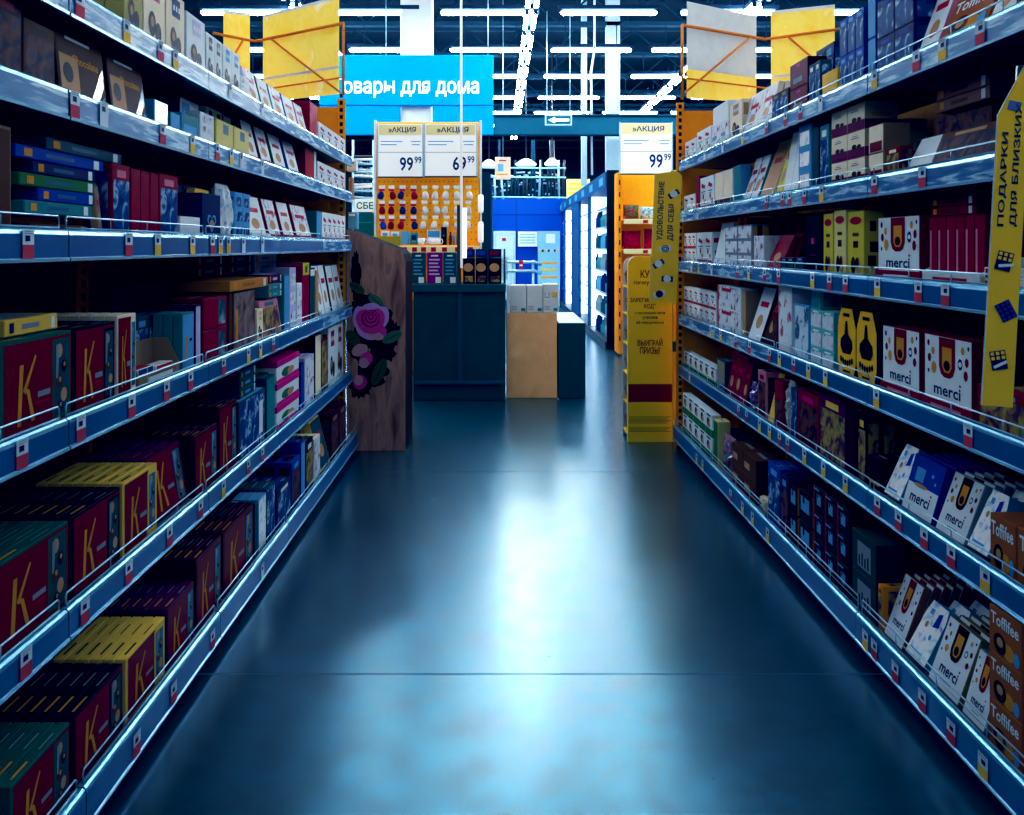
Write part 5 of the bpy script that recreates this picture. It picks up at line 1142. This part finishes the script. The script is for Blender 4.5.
# ---- yellow sweets stand -----------------------------------------------------------------------
ys = empty('cardboard_stand', 'tall yellow cardboard sweets stand with red lettering beside right shelves', 'display stand', P(650, 442, 7.96))
def rounded(px0, px1, py0, py1, Y, r_):
    pts = [(px0, py1), (px1, py1)]
    for q in range(6): a = q * math.pi / 10; pts.append((px1 - r_ + r_ * math.cos(a), py0 + r_ - r_ * math.sin(a)))
    for q in range(6): a = math.pi / 2 + q * math.pi / 10; pts.append((px0 + r_ + r_ * math.cos(a), py0 + r_ - r_ * math.sin(a)))
    return [(P(x, y, Y)[0], max(0, P(x, y, Y)[2])) for x, y in pts]
YS = 7.96
b = MB(); b.prism(rounded(627.5, 672.5, 256, 443, YS, 10), YS, YS + .03, YST, YST, WHITE)
for s_, py, h_, w_, m_ in (('КУПИ', 274, 7.6, 19, REDINK), ('пачку M&M’s', 283, 4.8, 32, REDINK), ('ЗАРЕГИСТРИРУЙ', 299.5, 5.6, 40, REDINK), ('КОД*', 306.5, 5.6, 11.5, REDINK), ('с внутренней части', 313, 3.2, 30, BLACK), ('упаковки', 318, 3.2, 15, BLACK), ('на mms-promo.ru', 323, 3.2, 27, BLACK), ('ВЫИГРАЙ', 342, 7.6, 25, REDINK), ('ПРИЗЫ!', 350.5, 7.2, 20, REDINK)):
    wtext(b, s_, 650, py, h_, YS, m_, w_, .0012)
card(b, 628.5, 384, 672, 402, YS, MAROON, .0010)
for q in range(10): card(b, 629, 416.5 + q * 1.25 + (3.4 if q > 5 else 0), 671 - (q % 3) * 2, 417 + q * 1.25 + (3.4 if q > 5 else 0), YS, mat('olive_print', (.22, .15, .01), .5), .001)
under(b.build('front_panel'), ys)
Y2 = YS + .36
b = MB(); b.prism([(p[0], p[1]) for p in rounded(623, 668, 257, 434, Y2, 10)], Y2, Y2 + .02, WHITE, mat('stand_back_inside', (.45, .5, .52), .5), WHITE); under(b.build('back_panel'), ys)
xL = P(627.5, 0, YS)[0]; xR = P(672.5, 0, YS)[0]
for z in (.04, .28, .52, .76, 1.0, 1.22):
    b = MB(); b.box((xL + .01, YS + .031, z), (xR - .01, Y2 - .001, z + .015), YST); under(b.build('shelf'), ys)
    for q in range(3):
        m_ = (YELLOW, MAROON, BROWN)[(q + int(z * 10)) % 3]; b = MB(); foilpack(picture_mat('sweet_pack_%d' % ((q + int(z * 10)) % 3), [(.7, .45, .03), (.5, .3, .02), (.3, .05, .02), (.6, .6, .6)] if m_ is YELLOW else [(.3, .02, .03), (.5, .3, .05), (.2, .02, .02), (.6, .6, .6)], 25, .3), q)(b, .09, .05, .13)
        o = one(b, 'sweets_pack', 'small sweets pack in the left side of yellow cardboard stand', 'pack', 'packs inside the yellow cardboard stand'); o.rotation_euler = (0, 0, R(-90)); o.location = (xL + .02, YS + .09 + q * .098, z + .022)
b = MB(); b.box((1.385, 7.96, 0), (1.46, 8.1, 1.12), YELLOW); b.box((1.383, 7.95, .72), (1.462, 8.11, .80), TEALD); one(b, 'yellow_carton', 'narrow yellow carton between the yellow stand and the right shelf end', 'carton')
# ---- hanging banners -------------------------------------------------------------------------------
def banner(lab, top, wid, hgt, ang, l1, l2, choc, tilt, cut):
    t = empty('shelf_banner', lab, 'banner', top); t.rotation_euler = (0, R(tilt), R(ang))
    b = MB(); w, h = wid, hgt
    poly = [(-w / 2, -h), (w / 2, -h), (w / 2, 0), (w * .28, .03), (-w / 2 + w * .0, -.0 - cut)]
    b.prism([(x, z) for x, z in poly], 0, .012, YBAN, YBAN, mat('banner_grey_edge', (.35, .42, .46), .5))
    for s_, cx, a, c in ((l1, -w * .22, .42, .14), (l2, w * .17, .40 if not choc else .43, .05)):
        L_ = h * (c - 0); ln = h * (.36 if s_ == l1 else .44)
        tv = -(h * (.33 if choc else .345))
        hh_ = w * .31
        wl = {'ПОДАРКИ': .285, 'ДЛЯ БЛИЗКИХ': .375, 'УДОВОЛЬСТВИЕ': .46, 'ДЛЯ СЕБЯ': .285}[s_] * h
        end = {'ПОДАРКИ': -.455, 'ДЛЯ БЛИЗКИХ': -.455, 'УДОВОЛЬСТВИЕ': -.515, 'ДЛЯ СЕБЯ': -.515}[s_] * h
        b.text(s_, (0, 0, 0), (0, 0, 1), (-1, 0, 0), end + wl / 2, -cx, hh_ * .8, NAVY, wl, (0, -1, 0), .002)
    def q4(cx, cz, ww, hh_, rot, m, lift=.002):
        c0, s0 = math.cos(R(rot)), math.sin(R(rot))
        b.quad([(cx + u * c0 - v * s0, -lift, cz + u * s0 + v * c0) for u, v in ((-ww, -hh_), (ww, -hh_), (ww, hh_), (-ww, hh_))], m)
    if choc:
        for cx, cz, ro in ((-.05 * w, -.56 * h, -12), (.1 * w, -.71 * h, 30), (-.05 * w, -.86 * h, 12)):
            q4(cx, cz, w * .26, w * .33, ro, NAVY); full = abs(cz + .71 * h) < .01
            for i in range(3):
                for j in range(4 if full else 2):
                    c0, s0 = math.cos(R(ro)), math.sin(R(ro)); u, v = (-.17 + .17 * i) * w, ((.24 - .16 * j) * w)
                    q4(cx + u * c0 - v * s0, cz + u * s0 + v * c0, w * .055, w * .055, ro, BLUE if full else YBAN, .003)
            if not full: q4(cx + .06 * w, cz - .14 * w, w * .24, w * .05, ro + 18, WHITE, .004)
        q4(0, -.09 * h, w * .2, w * .16, -10, mat('navy_faded', (.12, .18, .42), .5)); 
    else:
        for i, (cx, cz, m_, ro) in enumerate(((.22 * w, -.15 * h, WHITE, 35), (.0, -.58 * h, NAVY, 10), (-.22 * w, -.70 * h, WHITE, 35), (.12 * w, -.815 * h, WHITE, 0), (-.14 * w, -.935 * h, NAVY, 20))):
            n = 14; wr = NAVY if m_ is WHITE else WHITE
            q4(cx + .15 * w * math.cos(R(ro)), cz + .15 * w * math.sin(R(ro)), w * .06, w * .10, ro, wr, .002); q4(cx - .15 * w * math.cos(R(ro)), cz - .15 * w * math.sin(R(ro)), w * .06, w * .10, ro, wr, .002)
            b.add([(cx + .14 * w * math.cos(2 * math.pi * k / n), -.003, cz + .13 * w * math.sin(2 * math.pi * k / n)) for k in range(n)], [tuple(range(n))], m_)
            if i == 1:
                for rr_, mm in ((.10, WHITE), (.075, NAVY), (.04, WHITE)): b.add([(cx + rr_ * w * math.cos(2 * math.pi * k / n), -.0034 - .0004 * (.11 - rr_) * 20, cz + rr_ * w * math.sin(2 * math.pi * k / n)) for k in range(n)], [tuple(range(n))], mm)
    o = b.build('banner_face', t)
    b = MB(); b.box((w * .1, .013, -.05), (w * .4, .03, .03), DARKM); b.build('clip', t)
    return t
banner('long yellow banner with blue lettering hanging at the near right shelf edge', (1.318, 2.55, CAMZ + (VY - 76) * 2.55 / F), .074, .845, -10, 'ПОДАРКИ', 'ДЛЯ БЛИЗКИХ', True, 3.0, .10)
banner('yellow banner with sweets pattern hanging in front of the yellow stand', (1.238, 7.30, CAMZ + (VY - 174.5) * 7.3 / F), .20, .935, 0, 'УДОВОЛЬСТВИЕ', 'ДЛЯ СЕБЯ', False, 2.6, 0)
# ---- far background -----------------------------------------------------------------------------------
b = MB(); slabx(b, 480, 197, 575, 306, 26.2, .2, BLUEW); card(b, 480, 214.5, 575, 215.2, 26.2, NAVY, .004); card(b, 516, 197, 516.5, 306, 26.2, NAVY, .004); struct(b.build('wall_far'))
b = MB(); slabx(b, 493.5, 231, 515.5, 300, 26.1, .08, mat('pale_cyan_door', (.35, .55, .62), .5)); card(b, 496.5, 236, 513, 296, 26.1, mat('pale_cyan_panel', (.42, .62, .70), .5), .004); card(b, 502, 238, 506, 241, 26.1, RED, .008); card(b, 511.5, 264, 513, 268, 26.1, DARKM, .01); struct(b.build('door_1'))
nb = MB(); slabx(nb, 518, 231.5, 537.5, 246.5, 26.12, .082, WHITE); 
for q in range(4): card(nb, 520, 234 + q * 2.8, 535, 235 + q * 2.8, 26.12, MINT, .004)
one(nb, 'notice_board', 'pale notice board on the far royal blue wall', 'notice board')
kb = MB(); slabx(kb, 538, 231, 560, 308, 25.9, .25, mat('cyan_kiosk', (.25, .50, .62), .4)); card(kb, 546, 234, 555, 243, 25.9, WHITE, .004)
for q in range(7): card(kb, 539 + q * 3, 249.5, 540.6 + q * 3, 252, 25.9, YELLOW if q % 2 == 0 else BLACK, .006)
for q in range(3): card(kb, 541, 262 + q * 7, 557, 264 + q * 7, 25.9, ORANGE if q != 1 else YELLOW, .006)
one(kb, 'service_kiosk', 'cyan service kiosk with yellow and black hazard stripe', 'kiosk')
rl = MB()
for py in (262, 271): a = Vector(P(506, py, 20)); c = Vector(P(535, py, 20)); rl.tube([a, c, c + Vector((.12, .1, -.06))], .03, CHROME, 6)
for px in (512, 533): a = Vector(P(px, 260, 20.05)); rl.tube([a, Vector((a.x, a.y, 0))], .03, CHROME, 6)
rail_ = one(rl, 'guard_rail', 'chrome guard rail before the far blue wall', 'rail')
b = MB(); slabx(b, 519, 260.5, 523, 269, 19.955, .016, RED, .001); card(b, 519.5, 264.5, 522.5, 266, 19.955, WHITE, .004); b.build('warning_plate', rail_)
# beam, columns, exit sign
b = MB(); slabx(b, 493.8, 115, 692, 134.5, 18, .3, mat('teal_beam', (.012, .085, .13), .5)); slabx(b, 493.8, 114, 692, 116, 17.95, .05, BEAM); struct(b.build('trim_30'))
for i, (a, c, t_, bt_, Y) in enumerate(((582, 587, 118, 330, 19.5), (606.5, 620, 125, 330, 19.0))):
    b = MB(); x0 = P(a, 0, Y)[0]; x1 = P(c, 0, Y)[0]; dx = .0
    b.box((x0, Y, 2.75 if i == 0 else 2.75), (x1, Y + .25, 6.5), mat('pale_blue_column', (.35, .52, .62), .5)); tag(b.build('support_column'), ('slim pale column left of the wider column behind the glowing shelves', 'wide pale column rising behind the right price card')[i], 'column')
b = MB(); pts = [(P(594.5, 49, 18.5)[0], 18.5, 6.6), P(594.5, 49, 18.5), P(591, 72, 18.5), P(591.3, 86, 18.5), P(592, 175, 18.5)]; b.tube(pts, .022, mat('white_conduit', (.6, .7, .75), .4), 6); one(b, 'cable_conduit', 'bent white cable conduit hanging from the ceiling right of the arrow sign', 'conduit')
es = empty('exit_sign', 'white exit sign with a left pointing arrow below the ceiling beam', 'sign', P(558.5, 125, 17.6))
b = MB(); slabx(b, 545, 114.5, 572, 125.5, 17.6, .06, mat('exit_sign_frame', (.35, .5, .55), .4)); card(b, 546.5, 116, 570.5, 124, 17.6, mat('exit_sign_face', (.01, .09, .13), .4), .002)
b.add([P(px, py, 17.59) for px, py in ((548.5, 120), (555, 116.8), (555, 118.8), (569, 118.8), (569, 121.2), (555, 121.2), (555, 123.2))][::-1], [tuple(range(7))], mat('arrow_white', (.9, .95, .95), .4, emit=1.2)); under(b.build('sign_box'), es)
b = MB()
for px in (547, 570): a = Vector(P(px, 114.5, 17.63)); b.tube([a, (a.x, a.y, 5.7)], .01, CHROME, 5)
under(b.build('hanging_rod'), es)
# clutter rack far behind
b = MB(); rr = random.Random(5)
for py in (168, 177, 197): b.tube([P(478, py, 24), P(566, py + rr.uniform(-1, 1), 24)], .02, mat('cyan_pipe', (.25, .55, .65), .3), 6)
for q in range(22): px = 479 + q * 4.0; b.tube([P(px, 199, 24.1), P(px + rr.uniform(-2, 2), rr.choice((176, 160, 140)), 24.1)], .03, rr.choice((BEAM, CHROME, DARKM)), 5)
for q in range(90): px = rr.uniform(480, 556); py = rr.uniform(172, 198); b.tube([P(px, py, 24.2), P(px + rr.uniform(3, 9), py + rr.uniform(-2, 2), 24.2)], .022, rr.choice((CHROME, WHITE, BEAM, DARKM)), 5)
one(b, 'pipe_rack', 'tangled metal pipe rack above the far blue wall', 'rack')
for i, (px, py, w_) in enumerate(((526, 164, 11), (552, 163.5, 8), (489, 165, 9))):
    b = MB(); x, _, z = P(px, py, 22); k = .022; b.lathe([(.03, .12), (w_ * k * .4, .1), (w_ * k, 0), (w_ * k * .85, -.05), (.02, -.06)], mat('lamp_shade_white', (.75, .85, .9), .4, emit=.5), 16, (x, 22, z)); b.tube([(x, 22, z + .1), (x, 22, 5.8)], .012, DARKM, 5)
    one(b, 'pendant_lamp', 'flat white pendant lamp, %s of three before the pipe rack' % ('middle', 'rightmost', 'leftmost')[i], 'lamp')
b = MB(); slabx(b, 495, 157, 510.5, 179.5, 18.5, .03, mat('cream_poster', (.75, .55, .38), .5)); card(b, 498, 164, 503.5, 171.5, 18.5, SKY, .004); card(b, 496.5, 173.5, 508, 174.8, 18.5, ORANGE, .004); card(b, 499, 160, 506, 161.2, 18.5, REDINK, .004); b.tube([P(503, 158, 18.52), (P(503, 158, 18.5)[0], 18.52, 6.6)], .008, CHROME, 5); one(b, 'small_poster', 'small cream poster hanging right of the orange pegboard', 'poster')
# dark cabinet side right of the pegboard and white spare packs
b = MB(); slabx(b, 481.8, 172, 490.5, 366, 13.2, .5, mat('deep_blue_post', (.006, .035, .075), .4)); slabx(b, 490.6, 180, 492.4, 366, 13.2, .5, BLUF); one(b, 'tall_cabinet', 'tall dark blue cabinet side right of the orange pegboard', 'cabinet')
for i, (a, c) in enumerate(((194, 213), (221, 243))):
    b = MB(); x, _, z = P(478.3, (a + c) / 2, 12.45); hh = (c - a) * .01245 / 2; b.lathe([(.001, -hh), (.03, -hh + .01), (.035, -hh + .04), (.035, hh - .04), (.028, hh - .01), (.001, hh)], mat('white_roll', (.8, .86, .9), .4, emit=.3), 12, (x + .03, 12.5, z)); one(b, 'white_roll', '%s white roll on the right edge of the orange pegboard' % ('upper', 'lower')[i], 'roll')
# left gap rack with bank sign
b = MB(); rr = random.Random(9)
for px in (353, 373.5): b.tube([P(px, 140, 14), (P(px, 140, 14)[0], 14, 0)], .02, CHROME, 6)
for q in range(14):
    py = 157 + q * 3.1; b.tube([P(354, py, 14), P(373, py + rr.uniform(-2, 2), 14)], .022, rr.choice((CHROME, WHITE, DARKM, BEAM)), 5)
for q in range(9): px = 356 + rr.uniform(0, 16); b.tube([P(px, 160, 14.05), P(px + rr.uniform(-4, 4), 198, 14.05)], .018, rr.choice((CHROME, BEAM)), 5)
one(b, 'wire_rack', 'wire goods rack seen between the left shelf end and orange pegboard', 'rack')
b = MB(); slabx(b, 354.5, 199, 376, 212, 13.8, .05, mat('bank_sign_white', (.72, .8, .78), .5, emit=.1)); wtext(b, 'СБЕ', 365, 205.5, 7, 13.8, mat('bank_green', (.01, .12, .10), .5), 17); one(b, 'wall_sign', 'white sign with dark green letters beside the orange pegboard', 'sign')
b = MB(); slabx(b, 353.5, 213, 374, 236, 13.96, .017, mat('dark_green_board', (.01, .10, .10), .5)); slabx(b, 355, 213, 357, 360, 13.962, .014, DARKM); slabx(b, 371, 213, 373, 360, 13.962, .014, DARKM); card(b, 356, 222, 371, 223, 13.96, TEAL, .003); one(b, 'green_board', 'dark green board below the white letter sign', 'board')
for i, (a, py0, c, py1, m_) in enumerate(((346.5, 160, 356, 171, WHITE), (348.5, 177, 352, 199, BROWNK), (348, 212, 357, 229, SKY))):
    b = MB(); slabx(b, a, py0, c, py1, 8.3, .12, m_); card(b, a + 1, py0 + 2, c - 2, py0 + 4, 8.3, SKY if m_ is WHITE else WHITE, .003)
    o = one(b, 'end_shelf_box', ('white box at the far left shelf end, upper', 'kraft box edge at the far left shelf end', 'light blue pack above the rose display')[i], 'box')
# ---------------------------------------------------------------- light and look
w = bpy.data.worlds.new('world'); scene.world = w; w.use_nodes = True
w.node_tree.nodes['Background'].inputs[0].default_value = (.03, .14, .25, 1); w.node_tree.nodes['Background'].inputs[1].default_value = .5
scene.view_settings.view_transform = 'Standard'
scene.view_settings.exposure = 0.15
cm = scene.view_settings; cm.use_curve_mapping = True
cv = cm.curve_mapping
for ch, pts in ((0, ((.007, .0), (.08, .058), (.35, .42), (1, 1.1))), (1, ((.004, .0), (.08, .078), (.4, .50), (1, 1.1))), (2, ((0, .003), (.08, .108), (.4, .54), (1, 1.1)))):
    c = cv.curves[ch]
    c.points[0].location = pts[0]; c.points[-1].location = pts[-1]
    for p in pts[1:-1]: c.points.new(*p)
cv.update()
scene.cycles.use_denoising = True
scene.cycles.max_bounces = 6
for lb, v in LABELS.items():
    if len(v) > 1 and len(v) < 60 and len({x[0].split('.')[0] for x in v}) and not v[0][0].startswith('ceiling_light'): print('DUPLABEL', len(v), lb)
